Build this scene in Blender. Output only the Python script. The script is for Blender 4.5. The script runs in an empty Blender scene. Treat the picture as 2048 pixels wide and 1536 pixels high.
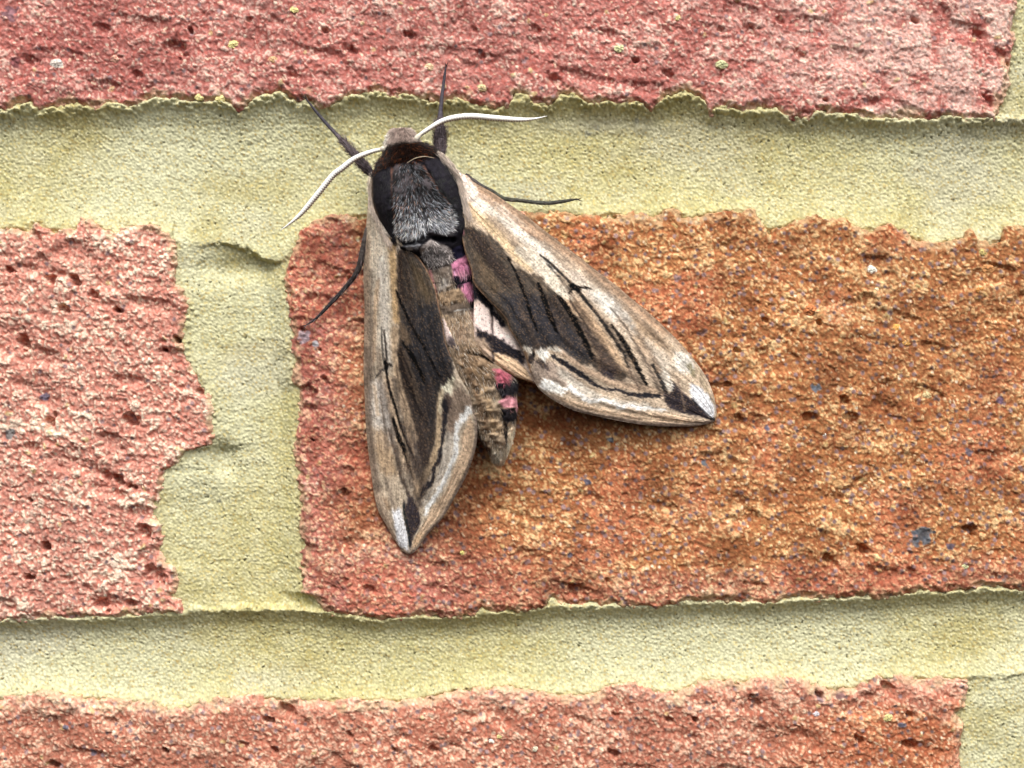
import bpy, math, random
import numpy as np

# ------------------------------------------------------------------ camera, sky, sun, exposure
C = bpy.context.scene
PXMM = 12.0            # photograph pixels per millimetre on the brick face
D = 300.0              # camera distance from the brick face, mm
cam_d = bpy.data.cameras.new('camera')
cam_d.sensor_width = 36.0
cam_d.lens = 36.0 * D / (2048 / PXMM)
cam_d.clip_start = 0.01
cam_d.clip_end = 50.0
cam_d.dof.use_dof = True
cam_d.dof.focus_distance = (D - 6.0) * 0.001
cam_d.dof.aperture_fstop = 22.0
cam = bpy.data.objects.new('camera', cam_d)
cam.location = (0, -D * 0.001, 0)
cam.rotation_euler = (math.radians(90), 0, 0)
C.collection.objects.link(cam)
C.camera = cam

SUN_EL, SUN_AZ = math.radians(52), math.radians(-24)     # azimuth from the wall's normal, to the left
w = bpy.data.worlds.new('World'); C.world = w; w.use_nodes = True
nt = w.node_tree; nt.nodes.clear()
wo = nt.nodes.new('ShaderNodeOutputWorld'); bg = nt.nodes.new('ShaderNodeBackground')
sky = nt.nodes.new('ShaderNodeTexSky'); sky.sky_type = 'NISHITA'; sky.sun_disc = False
sky.sun_elevation = SUN_EL
sky.sun_rotation = math.pi + SUN_AZ * -1 * -1
sky.air_density = 1.0; sky.dust_density = 6.0; sky.ozone_density = 1.0
hs = nt.nodes.new('ShaderNodeHueSaturation'); hs.inputs['Saturation'].default_value = 0.25   # overcast: greyer than clear blue
nt.links.new(sky.outputs[0], hs.inputs['Color']); nt.links.new(hs.outputs[0], bg.inputs[0])
nt.links.new(bg.outputs[0], wo.inputs[0]); bg.inputs[1].default_value = 0.13
sd_ = bpy.data.lights.new('sun', 'SUN'); sd_.energy = 1.7; sd_.angle = math.radians(17); sd_.color = (1.0, 0.97, 0.91)
sun = bpy.data.objects.new('sun', sd_); C.collection.objects.link(sun)
# direction towards the sun: x to the left, -y out of the wall, z up
from mathutils import Vector
sdir = Vector((math.sin(SUN_AZ) * math.cos(SUN_EL), -math.cos(SUN_AZ) * math.cos(SUN_EL), math.sin(SUN_EL)))
sun.rotation_euler = sdir.to_track_quat('Z', 'Y').to_euler()
C.view_settings.view_transform = 'Standard'; C.view_settings.look = 'None'
C.view_settings.gamma = 1.0; C.view_settings.use_curve_mapping = False
C.view_settings.exposure = 0.49

# ------------------------------------------------------------------ numeric helpers
rng = np.random.default_rng(7)
def sm(a, b, x):
    t = np.clip((x - a) / (b - a), 0, 1); return t * t * (3 - 2 * t)
def lin(c):
    c = np.asarray(c, float)
    return np.where(c <= 0.04045, c / 12.92, ((np.maximum(c, 0) + 0.055) / 1.055) ** 2.4)
def rgb(*c): return np.array(c, float) / 255.0
def hsh(ix, iy, seed):
    h = (ix.astype(np.int64) * 374761393 + iy.astype(np.int64) * 668265263 + seed * 974634777) & 0xffffffff
    h = ((h ^ (h >> 13)) * 1274126177) & 0xffffffff
    h = ((h ^ (h >> 16)) * 2246822519) & 0xffffffff
    return ((h ^ (h >> 15)) & 0xffffff) / float(0x1000000)
def vn(x, y, s, seed=0):
    x = x / s; y = y / s
    ix = np.floor(x); iy = np.floor(y); fx = x - ix; fy = y - iy
    ix = ix.astype(np.int64); iy = iy.astype(np.int64)
    u = fx * fx * fx * (fx * (fx * 6 - 15) + 10); v = fy * fy * fy * (fy * (fy * 6 - 15) + 10)
    a = hsh(ix, iy, seed); b = hsh(ix + 1, iy, seed); c = hsh(ix, iy + 1, seed); d = hsh(ix + 1, iy + 1, seed)
    return (a + (b - a) * u) * (1 - v) + (c + (d - c) * u) * v
def fbm(x, y, s, seed=0, o=4, g=0.5):
    r = 0; a = 1.0; t = 0
    for i in range(o):
        r = r + a * vn(x + 31.7 * i, y - 17.3 * i, s / (2 ** i), seed + i * 13); t += a; a *= g
    return r / t
def worley(x, y, s, seed=0):
    x = x / s; y = y / s; ix = np.floor(x).astype(np.int64); iy = np.floor(y).astype(np.int64)
    f1 = np.full(x.shape, 9.0); f2 = np.full(x.shape, 9.0); idv = np.zeros(x.shape); id2 = np.zeros(x.shape)
    for dx in (-1, 0, 1):
        for dy in (-1, 0, 1):
            cx = ix + dx; cy = iy + dy
            d = np.hypot(cx + hsh(cx, cy, seed) - x, cy + hsh(cx, cy, seed + 1) - y)
            near = d < f1
            f2 = np.where(near, f1, np.minimum(f2, d)); f1 = np.where(near, d, f1)
            idv = np.where(near, hsh(cx, cy, seed + 2), idv); id2 = np.where(near, hsh(cx, cy, seed + 3), id2)
    return f1, f2, idv, id2
def mix(a, b, t):
    return a + (b - a) * (t[..., None] if np.ndim(t) else t)

def W(px, py, h):      # plan pixel + height over the brick face (mm) -> world metres
    k = 0.001 * (D - h) / D / PXMM
    return np.stack([(px - 1024) * k, -0.001 * h * np.ones_like(px), (768 - py) * k], -1)
def Wwall(px, py, h):
    k = 0.001 / PXMM
    return np.stack([(px - 1024) * k, -0.001 * h, (768 - py) * k], -1)

def mesh_np(name, co, quads, col, mat, parent=None, tris=None, smooth=True):
    me = bpy.data.meshes.new(name)
    co = np.asarray(co, np.float32).reshape(-1, 3); me.vertices.add(len(co)); me.vertices.foreach_set('co', co.ravel())
    nq = 0 if quads is None else len(quads); n3 = 0 if tris is None else len(tris)
    li = np.concatenate([np.asarray(quads, np.int32).ravel() if nq else np.zeros(0, np.int32),
                         np.asarray(tris, np.int32).ravel() if n3 else np.zeros(0, np.int32)])
    me.loops.add(len(li)); me.loops.foreach_set('vertex_index', li)
    me.polygons.add(nq + n3)
    st = np.concatenate([np.arange(nq) * 4, nq * 4 + np.arange(n3) * 3]).astype(np.int32)
    me.polygons.foreach_set('loop_start', st)
    me.polygons.foreach_set('use_smooth', np.full(nq + n3, smooth))
    me.update(calc_edges=True); me.validate()
    at = me.attributes.new('Col', 'FLOAT_COLOR', 'POINT')
    c4 = np.ones((len(co), 4), np.float32); c4[:, :3] = np.clip(lin(np.clip(col, 0, 1)), 0.004, 0.9)
    at.data.foreach_set('color', c4.ravel())
    me.materials.append(mat)
    o = bpy.data.objects.new(name, me); C.collection.objects.link(o)
    if parent is not None: o.parent = parent
    return o
def grid_quads(nr, nc, flip=False):
    i = np.arange(nr * nc).reshape(nr, nc)
    q = np.stack([i[:-1, :-1], i[1:, :-1], i[1:, 1:], i[:-1, 1:]], -1).reshape(-1, 4)
    return q[:, ::-1] if flip else q
def compact(co, quads, col):
    used = np.zeros(len(co), bool); used[quads.ravel()] = True
    m = np.cumsum(used) - 1
    return co[used], m[quads], col[used]

# ------------------------------------------------------------------ materials
def material(name, rough=0.9, spec=0.2, noise_scale=3000, amount=0.25, bump=0.0, bump_scale=2500, sheen=0.0):
    m = bpy.data.materials.new(name); m.use_nodes = True; t = m.node_tree; b = t.nodes['Principled BSDF']
    b.inputs['Roughness'].default_value = rough; b.inputs['Specular IOR Level'].default_value = spec
    b.inputs['Sheen Weight'].default_value = sheen
    a = t.nodes.new('ShaderNodeAttribute'); a.attribute_name = 'Col'
    tc = t.nodes.new('ShaderNodeTexCoord')
    n = t.nodes.new('ShaderNodeTexNoise'); n.inputs['Scale'].default_value = noise_scale; n.inputs['Detail'].default_value = 3
    t.links.new(tc.outputs['Object'], n.inputs['Vector'])
    r = t.nodes.new('ShaderNodeMapRange'); r.inputs[1].default_value = 0.3; r.inputs[2].default_value = 0.7
    r.inputs[3].default_value = 1 - amount; r.inputs[4].default_value = 1 + amount
    t.links.new(n.outputs['Fac'], r.inputs[0])
    mx = t.nodes.new('ShaderNodeVectorMath'); mx.operation = 'SCALE'
    t.links.new(a.outputs['Color'], mx.inputs[0]); t.links.new(r.outputs[0], mx.inputs['Scale'])
    t.links.new(mx.outputs[0], b.inputs['Base Color'])
    if bump:
        n2 = t.nodes.new('ShaderNodeTexNoise'); n2.inputs['Scale'].default_value = bump_scale; n2.inputs['Detail'].default_value = 3
        t.links.new(tc.outputs['Object'], n2.inputs['Vector'])
        bp = t.nodes.new('ShaderNodeBump'); bp.inputs['Strength'].default_value = 0.8; bp.inputs['Distance'].default_value = bump * 0.001
        t.links.new(n2.outputs['Fac'], bp.inputs['Height']); t.links.new(bp.outputs[0], b.inputs['Normal'])
    return m
M_brick = material('fired_clay', 0.93, 0.22, 2600, 0.16, 0.16, 2600)
M_mortar = material('sand_mortar', 0.95, 0.15, 2400, 0.07, 0.07, 2600)
M_wing = material('wing_scales', 0.9, 0.06, 3800, 0.16, 0.06, 3500)
M_fur = material('moth_fur', 0.9, 0.06, 4000, 0.15, 0.06, 4500)
M_hair = material('moth_hair', 0.45, 0.22, 3000, 0.1)
M_horn = material('antenna_horn', 0.5, 0.4, 3000, 0.05)
M_leg = material('leg_scales', 0.7, 0.3, 4000, 0.25, 0.05, 4000)
M_stone = material('grit', 0.8, 0.3, 3000, 0.3, 0.12, 3500)

# ------------------------------------------------------------------ the wall: traced arrises (pixels of plan)
def L(*a): return np.array(a, float).reshape(-1, 2)
J1T = L(-2200,205,-80,215,0,222,20,219,38,212,61,205,68,219,113,215,154,208,191,219,212,208,260,212,308,198,359,202,400,208,444,202,478,219,513,198,560,183,591,206,615,202,649,212,697,190,731,186,748,182,783,191,824,191,851,202,885,205,912,195,953,212,988,219,1018,212,1029,191,1056,191,1066,205,1104,212,1117,195,1148,188,1169,205,1227,205,1278,205,1302,219,1329,198,1363,185,1375,185,1410,202,1420,226,1444,215,1485,222,1553,219,1580,236,1621,236,1632,222,1676,229,1775,239,1826,239,1874,236,1895,229,1929,239,1980,236,2030,238,2200,240,3180,225)
J1B = L(-2200,450,-80,455,0,458,20,454,51,458,68,441,103,461,147,461,161,437,181,437,205,458,232,468,253,451,294,451,335,461,345,475,380,490,440,487,480,492,520,517,550,527,575,515,590,480,601,458,625,438,660,432,740,430,900,430,1042,427,1100,427,1200,430,1261,426,1300,433,1348,417,1375,434,1399,434,1413,424,1509,420,1519,441,1539,461,1570,454,1594,441,1635,430,1649,441,1690,441,1717,454,1751,458,1775,444,1813,458,1826,475,1878,489,1929,475,1943,454,1960,485,2004,485,2011,458,2048,448,2128,450,3180,440)
J2T = L(-2200,1235,-80,1243,0,1243,44,1240,103,1238,239,1237,256,1230,369,1233,380,1218,440,1222,520,1219,600,1221,646,1223,680,1230,731,1240,765,1243,844,1233,885,1238,950,1233,964,1219,994,1230,1015,1225,1035,1228,1083,1216,1104,1204,1141,1216,1210,1213,1329,1213,1380,1204,1433,1206,1519,1209,1621,1199,1758,1197,1844,1185,1895,1189,1980,1177,2048,1182,2128,1180,3180,1200)
J2B = L(-2200,1395,-80,1400,0,1397,61,1390,130,1390,154,1397,239,1404,308,1411,325,1424,376,1418,403,1407,461,1397,547,1397,615,1404,684,1400,714,1397,793,1407,871,1394,919,1383,1022,1377,1090,1390,1141,1394,1193,1387,1213,1370,1261,1373,1295,1380,1329,1394,1380,1376,1399,1363,1485,1366,1560,1360,1601,1363,1656,1380,1707,1377,1758,1356,1929,1360,2048,1352,3180,1375)
J0T = L(-2200,-790,3180,-790); J0B = L(-2200,-590,3180,-590)
J3T = L(-2200,2170,3180,2170); J3B = L(-2200,2370,3180,2370)
VL = L(440,347,500,349,568,355,582,371,603,374,637,373,671,370,702,372,719,383,736,390,753,400,784,415,808,421,842,421,876,428,890,420,903,375,931,352,941,330,978,325,1013,313,1072,325,1124,330,1141,352,1161,358,1192,352,1210,365,1240,372)
VR = L(440,606,458,600,500,583,534,570,585,568,620,577,661,581,705,579,722,586,753,584,784,593,842,589,876,591,944,595,1013,600,1079,602,1131,605,1185,608,1197,636,1223,646,1250,648)
def K(x): return L(-3000, x, 4000, x)
TR = L(-700,2040,0,2035,70,2029,170,2016,215,1998,245,1985,300,1980)
BR = L(1340,1945,1366,1941,1414,1932,1428,1914,1455,1926,1524,1926,2200,1925)
bricks = [   # top(x), bottom(x), left(y), right(y), style
    (L(-2200,-1570,3180,-1570), J0T, K(-2200), K(380), 1), (L(-2200,-1570,3180,-1570), J0T, K(600), K(3180), 0),
    (J0B, J1T, K(-2200), K(-670), 1), (J0B, J1T, K(-550), TR, 0), (J0B, J1T, K(2150), K(3180), 3),
    (J1B, J2T, K(-2200), VL, 1), (J1B, J2T, VR, K(3180), 2),
    (J2B, J3T, K(-2200), K(-800), 0), (J2B, J3T, K(-655), BR, 3), (J2B, J3T, K(2078), K(3180), 1),
    (J3B, L(-2200,3150,3180,3150), K(-2200), K(380), 3), (J3B, L(-2200,3150,3180,3150), K(600), K(3180), 0)]
def ip(P, v): return np.interp(v, P[:, 0], P[:, 1])
def jag(x, y):
    f1, f2, ia, ib = worley(x, y, 13, 561)
    return (fbm(x, y, 42, 501, 4, 0.6) - 0.5) * 24 + (vn(x, y, 7, 555) - 0.5) * 5 - (np.clip(1 - (f1 / 0.6) ** 2, 0, 1) * ia - 0.2) * 6
def brick_sd(b, x, y, j):
    T, Bm, Lf, Rt, _ = b
    a = np.minimum(y - ip(T, x), ip(Bm, x) - y); c = np.minimum(x - ip(Lf, y), ip(Rt, y) - x)
    return np.minimum(a, c) + j

def axis(lo, hi, f0, f1, fine):
    out = [float(np.clip(f0, lo, hi))]
    v = out[0]
    while v < min(f1, hi): v += fine; out.append(v)
    st = fine
    while v < hi: st = min(st * 1.12, 14.0); v = min(v + st, hi); out.append(v)
    v = out[0]; st = fine; pre = []
    while v > lo: st = min(st * 1.12, 14.0); v = max(v - st, lo); pre.append(v)
    return np.array(sorted(set(pre + out)))
FX0, FX1, FY0, FY1, FINE = -50, 2098, -50, 1586, 2.0
def subaxis(ax, lo, hi): return ax[(ax >= lo) & (ax <= hi)]
AX = axis(-2230, 3210, FX0, FX1, FINE); AY = axis(-1600, 3180, FY0, FY1, FINE)

# chips and crumbs seen on the faces: x, y, radius, colour, kind
P_slate, P_white, P_green, P_yell, P_blue = rgb(95,105,118), rgb(226,222,208), rgb(196,196,150), rgb(214,202,140), rgb(84,86,108)
chips = [(1745,540,12,P_white),(1443,130,12,P_green),(1238,98,12,P_green),(860,135,11,rgb(208,180,145)),(964,176,11,rgb(200,182,140)),
    (466,90,11,P_yell),(112,128,13,rgb(205,195,185)),(1975,538,14,rgb(196,140,90)),(1752,580,7,rgb(225,205,165)),(1725,670,6,rgb(215,200,160)),
    (1650,870,6,P_white),(1428,920,6,P_white),(1855,790,9,rgb(205,185,140)),(1070,1498,8,rgb(225,215,190)),(983,1483,6,P_white),(1000,1473,8,P_yell),
    (925,1105,6,rgb(205,195,120)),(268,812,10,rgb(225,190,170)),(1040,432,12,rgb(214,160,130)),(1632,1428,8,rgb(205,200,205)),(1775,1434,11,P_yell),
    (1965,505,9,rgb(190,170,110)),(1960,580,8,rgb(190,130,70)),(1620,620,14,rgb(190,120,75)),(1795,655,9,rgb(220,165,90)),(1815,685,9,rgb(215,165,95)),
    (398,195,9,P_yell),(440,198,10,P_yell),(1355,36,8,P_yell),(545,120,9,rgb(196,160,120)),(590,20,9,P_yell),(230,118,9,rgb(200,150,130)),(1930,1132,7,P_green)]
spots = [(1845,1072,24,P_slate*0.85),(1632,776,11,P_slate),(1408,924,9,rgb(78,88,104)),(1175,965,8,P_blue),(1536,858,8,P_blue),(1935,905,9,rgb(105,100,115)),
    (1900,1090,10,rgb(85,75,90)),(22,868,12,rgb(128,128,128)),(88,794,10,rgb(90,84,104)),(1140,1110,6,rgb(98,96,112)),(1805,1450,8,rgb(85,90,110)),
    (608,672,17,rgb(165,150,158)),(632,688,10,rgb(160,165,172)),(20,25,20,rgb(115,85,92)),(30,120,14,rgb(125,75,78)),(1220,880,7,P_slate),(880,470,1,P_slate),
    (2000,800,9,rgb(90,75,100)),(130,1455,7,rgb(98,98,116)),(185,1505,7,rgb(104,98,112)),(1360,1250,1,P_slate),(1930,1530,6,P_slate),(1680,1390,9,rgb(120,90,90))]
pits = [(70,470,12),(100,560,14),(125,615,16),(150,560,10),(45,685,22),(190,590,12),(100,845,14),(235,620,10),(355,680,13),(400,785,14),(235,960,20),(262,972,12),(215,955,10),
    (310,1150,22),(290,1065,22),(92,1092,14),(205,1208,16),(262,1207,10),(60,1155,14),(110,830,10),(330,700,8),(265,840,14),(60,1000,8),(20,540,8),
    (618,820,16),(625,880,8),(700,560,10),(620,785,14),(605,660,8),(690,985,10),(640,700,6),(650,760,10),(820,1090,10),(1150,1180,16),(740,1180,14),(1490,1165,10),(1820,1145,12),(1660,1120,14),
    (1215,1160,10),(1700,835,14),(1480,840,16),(1620,835,12),(1690,800,20),(1940,1060,16),(1725,1100,20),(1455,770,14),(1530,640,8),(1640,645,8),(1475,700,12),
    (540,1440,10),(575,1420,14),(110,1530,14),(330,1500,8),(550,1500,12),(1340,1440,16),(1230,1430,10),(1640,1390,16),(1775,1375,12),(1820,1430,14),(1720,1480,18),(1820,1490,12),(1510,1405,16),(1390,1440,10),
    (790,1500,12),(700,1470,12),(870,1500,10),(1225,1505,14),(350,95,24),(60,125,14),(275,150,12),(380,60,12),(585,150,10),(700,100,16),(960,110,10),(1110,160,16),(1270,120,12),(1500,60,16),(1560,40,14),(1600,110,12),(1830,40,16),(1960,70,16),(2000,110,14),(1650,200,10),(1340,150,12),
    (1440,60,16),(1980,200,12),(820,70,12),(1070,60,12),(500,40,12),(210,60,14),(650,60,10)]

def brick_surface(x, y, sd, style, seed):
    # geometry: coarse undulation, drag texture, grains, pits
    ang = math.radians(-14 if style in (2, 3) else -10)
    xr = x * math.cos(ang) - y * math.sin(ang); yr = x * math.sin(ang) + y * math.cos(ang)
    wx = x + (fbm(x, y, 14, seed + 3, 2) - 0.5) * 10; wy = y + (fbm(x, y, 14, seed + 5, 2) - 0.5) * 10
    n1 = fbm(x, y, 170, seed + 11, 3) - 0.5
    n2 = fbm(xr * 0.55, yr * 1.15, 34, seed + 17, 3, 0.55) - 0.5
    n3 = vn(x, y, 9, seed + 19) - 0.5
    f1, f2, ida, idb = worley(wx, wy, 13, seed + 23)
    g1 = np.clip(1 - (f1 / 0.62) ** 2, 0, 1) * (0.35 + 0.65 * ida)
    f1b, f2b, idc, idd = worley(wx + 5, wy, 6.4, seed + 29)
    g2 = np.clip(1 - (f1b / 0.65) ** 2, 0, 1) * (0.3 + 0.7 * idc)
    pn = fbm(xr * 0.6, yr, 46, seed + 41, 2)
    pit = sm(0.60, 0.80, pn)
    big = {0: 1.0, 1: 0.9, 2: 0.8, 3: 0.8}[style]
    amp = 1.0 + 0.35 * (style == 1)
    h = 0.7 * n1 + 0.50 * n2 * big + 0.20 * n3 + 0.25 * g1 + 0.23 * g2 - 0.55 * pit
    pd = np.zeros_like(h)
    for i, (cx, cy, r) in enumerate(pits):
        m = (np.abs(x - cx) < r * 2) & (np.abs(y - cy) < r * 1.6)
        if not m.any(): continue
        r = r * (0.55 + 0.8 * hsh(np.array([i]), np.array([9]), 6)[0]); dx, dy = x[m] - cx, y[m] - cy
        a = hsh(np.array([i]), np.array([3]), 5)[0] * 0.9 + 0.1
        dd = np.sqrt(((dx * math.cos(a) + dy * math.sin(a)) / r / 1.15) ** 2 + ((dy * math.cos(a) - dx * math.sin(a)) / r / 0.72) ** 2) + (vn(x[m], y[m], 8, 61) - 0.5) * 0.7
        pd[m] = np.maximum(pd[m], (1 - sm(0.3, 1.1, dd)) * (0.45 + 0.75 * hsh(np.array([i]), np.array([5]), 8)[0]))
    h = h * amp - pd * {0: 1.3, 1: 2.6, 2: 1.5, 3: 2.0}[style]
    # colour of the clay itself
    grainy = ida; L1 = fbm(x, y, 150, seed + 51, 3); L2 = fbm(x, y, 40, seed + 57, 3)
    hi = sm(-0.10, 0.55, 1.15 * n2 + 0.35 * g1 + 0.28 * g2 - 0.2 + 0.25 * (idc - 0.5))
    lo3 = np.ones(x.shape + (3,))
    if style == 0:
        deep, mid, pale = rgb(182,108,98), rgb(204,146,134), rgb(228,190,170)
        f = sm(1250, 1900, x); whit = sm(0.42, 0.7, L2 + 0.14 * f) * (0.2 + 0.65 * f)
        c = mix(deep * lo3, mid * lo3, sm(0.1, 0.8, hi)); c = mix(c, pale * lo3, sm(0.45, 1.0, hi * 0.55 + ida * 0.45) * 0.8)
        c = mix(c, rgb(226,200,186) * lo3, whit * 0.75)
        c = mix(c, rgb(160,84,78) * lo3, (1 - sm(100, 500, x)) * 0.35 * sm(0.3, 0.6, L1))
    elif style == 1:
        deep, mid, pale = rgb(200,136,118), rgb(220,174,152), rgb(236,212,188)
        c = mix(deep * lo3, mid * lo3, sm(0.0, 0.6, hi)); c = mix(c, pale * lo3, sm(0.35, 0.9, hi * 0.6 + ida * 0.4))
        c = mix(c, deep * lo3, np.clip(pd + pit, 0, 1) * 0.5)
    elif style == 2:
        deep, mid, pale = rgb(170,110,64), rgb(200,148,94), rgb(230,190,134)
        c = mix(deep * lo3, mid * lo3, sm(0.0, 0.6, hi)); c = mix(c, pale * lo3, sm(0.45, 1.0, hi * 0.5 + ida * 0.5) * 0.9)
        # pinker left end, lower left and edges
        pk = (1 - sm(630, 800, x - (L1 - 0.5) * 160)); pk = np.maximum(pk, (1 - sm(0, 330, np.hypot((x - 760) * 0.55, (y - 1190) * 1.2) - (L1 - 0.5) * 150)))
        pk = np.maximum(pk, 0.55 * (1 - sm(30, 90, ip(J2T, x) - y + (L2 - 0.5) * 60))); pk = np.clip(pk, 0, 1)
        cp = mix(rgb(184,112,102) * lo3, rgb(210,150,138) * lo3, sm(0.1, 0.7, hi)); cp = mix(cp, rgb(228,178,160) * lo3, sm(0.45, 1.0, hi * 0.5 + ida * 0.5) * 0.75)
        c = mix(c, cp, pk * 0.9)
        c = mix(c, rgb(198,116,84) * lo3, sm(0.5, 0.72, L1) * 0.5)
    else:
        deep, mid, pale = rgb(178,112,88), rgb(208,152,124), rgb(228,186,156)
        c = mix(deep * lo3, mid * lo3, sm(0.0, 0.6, hi)); c = mix(c, pale * lo3, sm(0.4, 1.0, hi * 0.5 + ida * 0.5) * 0.85)
        c = mix(c, c * rgb(252,228,168), sm(1450, 1800, x) * 0.7 * sm(1395, 1450, y + (L2 - .5) * 60))
        c = mix(c, rgb(232,190,166) * lo3, (1 - sm(5, 34, sd + (L2 - 0.5) * 40)) * 0.45)
    # purple-grey and cream sand grains
    pr = {0: 0.03, 1: 0.035, 2: 0.20, 3: 0.12}[style]
    core = 1 - sm(0.32, 0.5, f1b)
    c = mix(c, rgb(240,218,180) * lo3, ((idd > 0.955) * core * 0.7))
    c = mix(c, rgb(206,186,120) * lo3, ((idb > 0.985) * (1 - sm(0.3, 0.45, f1)) * 0.7))
    c = mix(c, rgb(96,72,66) * lo3, ((idb < 0.012) * (1 - sm(0.2, 0.35, f1)) * 0.6))
    # individual sand grains bedded in the clay: each its own tint, the clay matrix showing darker between them
    dusty = sm(0.15, 0.75, fbm(x, y, 22, seed + 81, 2) * 0.6 + hi * 0.5)
    gt = {0: rgb(222,186,166), 1: rgb(236,210,182), 2: rgb(232,190,134), 3: rgb(228,188,158)}[style]
    top_ = (1 - sm(0.25, 0.55, f1b))
    c = mix(c, gt * lo3, top_ * (idc > 0.68 - 0.34 * dusty) * (0.24 + 0.36 * idd))
    c = mix(c, c * rgb(236,196,186), sm(0.42, 0.62, f1b) * 0.75)
    s1, s2, sa, sb = worley(x, y, 13, seed + 87)
    c = mix(c, (rgb(120,98,100) * (0.8 + 0.5 * sb[..., None])) * lo3, (sa < pr * 1.25) * (1 - sm(0.16 + 0.12 * sb, 0.34 + 0.12 * sb, s1)) * 0.85 * (0.35 + 0.65 * sm(620, 900, x) if style == 2 else 1.0))
    c = mix(c, rgb(240,228,200) * lo3, (sa > 0.975) * (1 - sm(0.16, 0.30, s1)) * 0.8)
    gy = (c * np.array([0.3, 0.55, 0.15])).sum(-1, keepdims=True)
    c = c + (gy - c) * {0: 0.14, 1: 0.12, 2: 0.13, 3: 0.14}[style]
    c = c * (0.93 + 0.16 * fbm(x, y, 110, seed + 93, 3))[..., None]
    if style == 2: c = mix(c, c * rgb(196,176,168), sm(0.50, 0.74, fbm(x, y, 55, seed + 95, 3)) * 0.6)
    c = np.clip(c * (0.90 + 0.20 * hsh((x / 4).astype(int), (y / 4).astype(int), 91))[..., None], 0, 1)
    for (cx, cy, r, cc) in spots:
        m = (np.abs(x - cx) < r * 1.6) & (np.abs(y - cy) < r * 1.6)
        if not m.any(): continue
        dd = np.hypot(x[m] - cx, (y[m] - cy) * 1.15) / r + (vn(x[m], y[m], 7, 63) - 0.5) * 1.0
        k = (1 - sm(0.7, 1.0, dd)) * 0.85
        c[m] = mix(c[m], (cc * lo3[m]) * (0.75 + 0.5 * vn(x[m], y[m], 5, 77))[..., None], k)
    # mortar dust smeared along the arris
    du = (1 - sm(0, 16, sd + (fbm(x, y, 20, seed + 71, 2) - 0.5) * 46)) * 0.55
    c = mix(c, rgb(206,184,146) * lo3, du)
    # rounded arris, then the side of the brick
    near_top = np.zeros(x.shape)
    for P in (J1B, J2B): near_top = np.maximum(near_top, np.exp(-((y - ip(P, x)) / 26.0) ** 2))
    h = h - (0.9 - 0.55 * near_top) * (1 - sm(0, 15, sd)) - 9.0 * sm(0, -8, sd)
    return h, c

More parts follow.
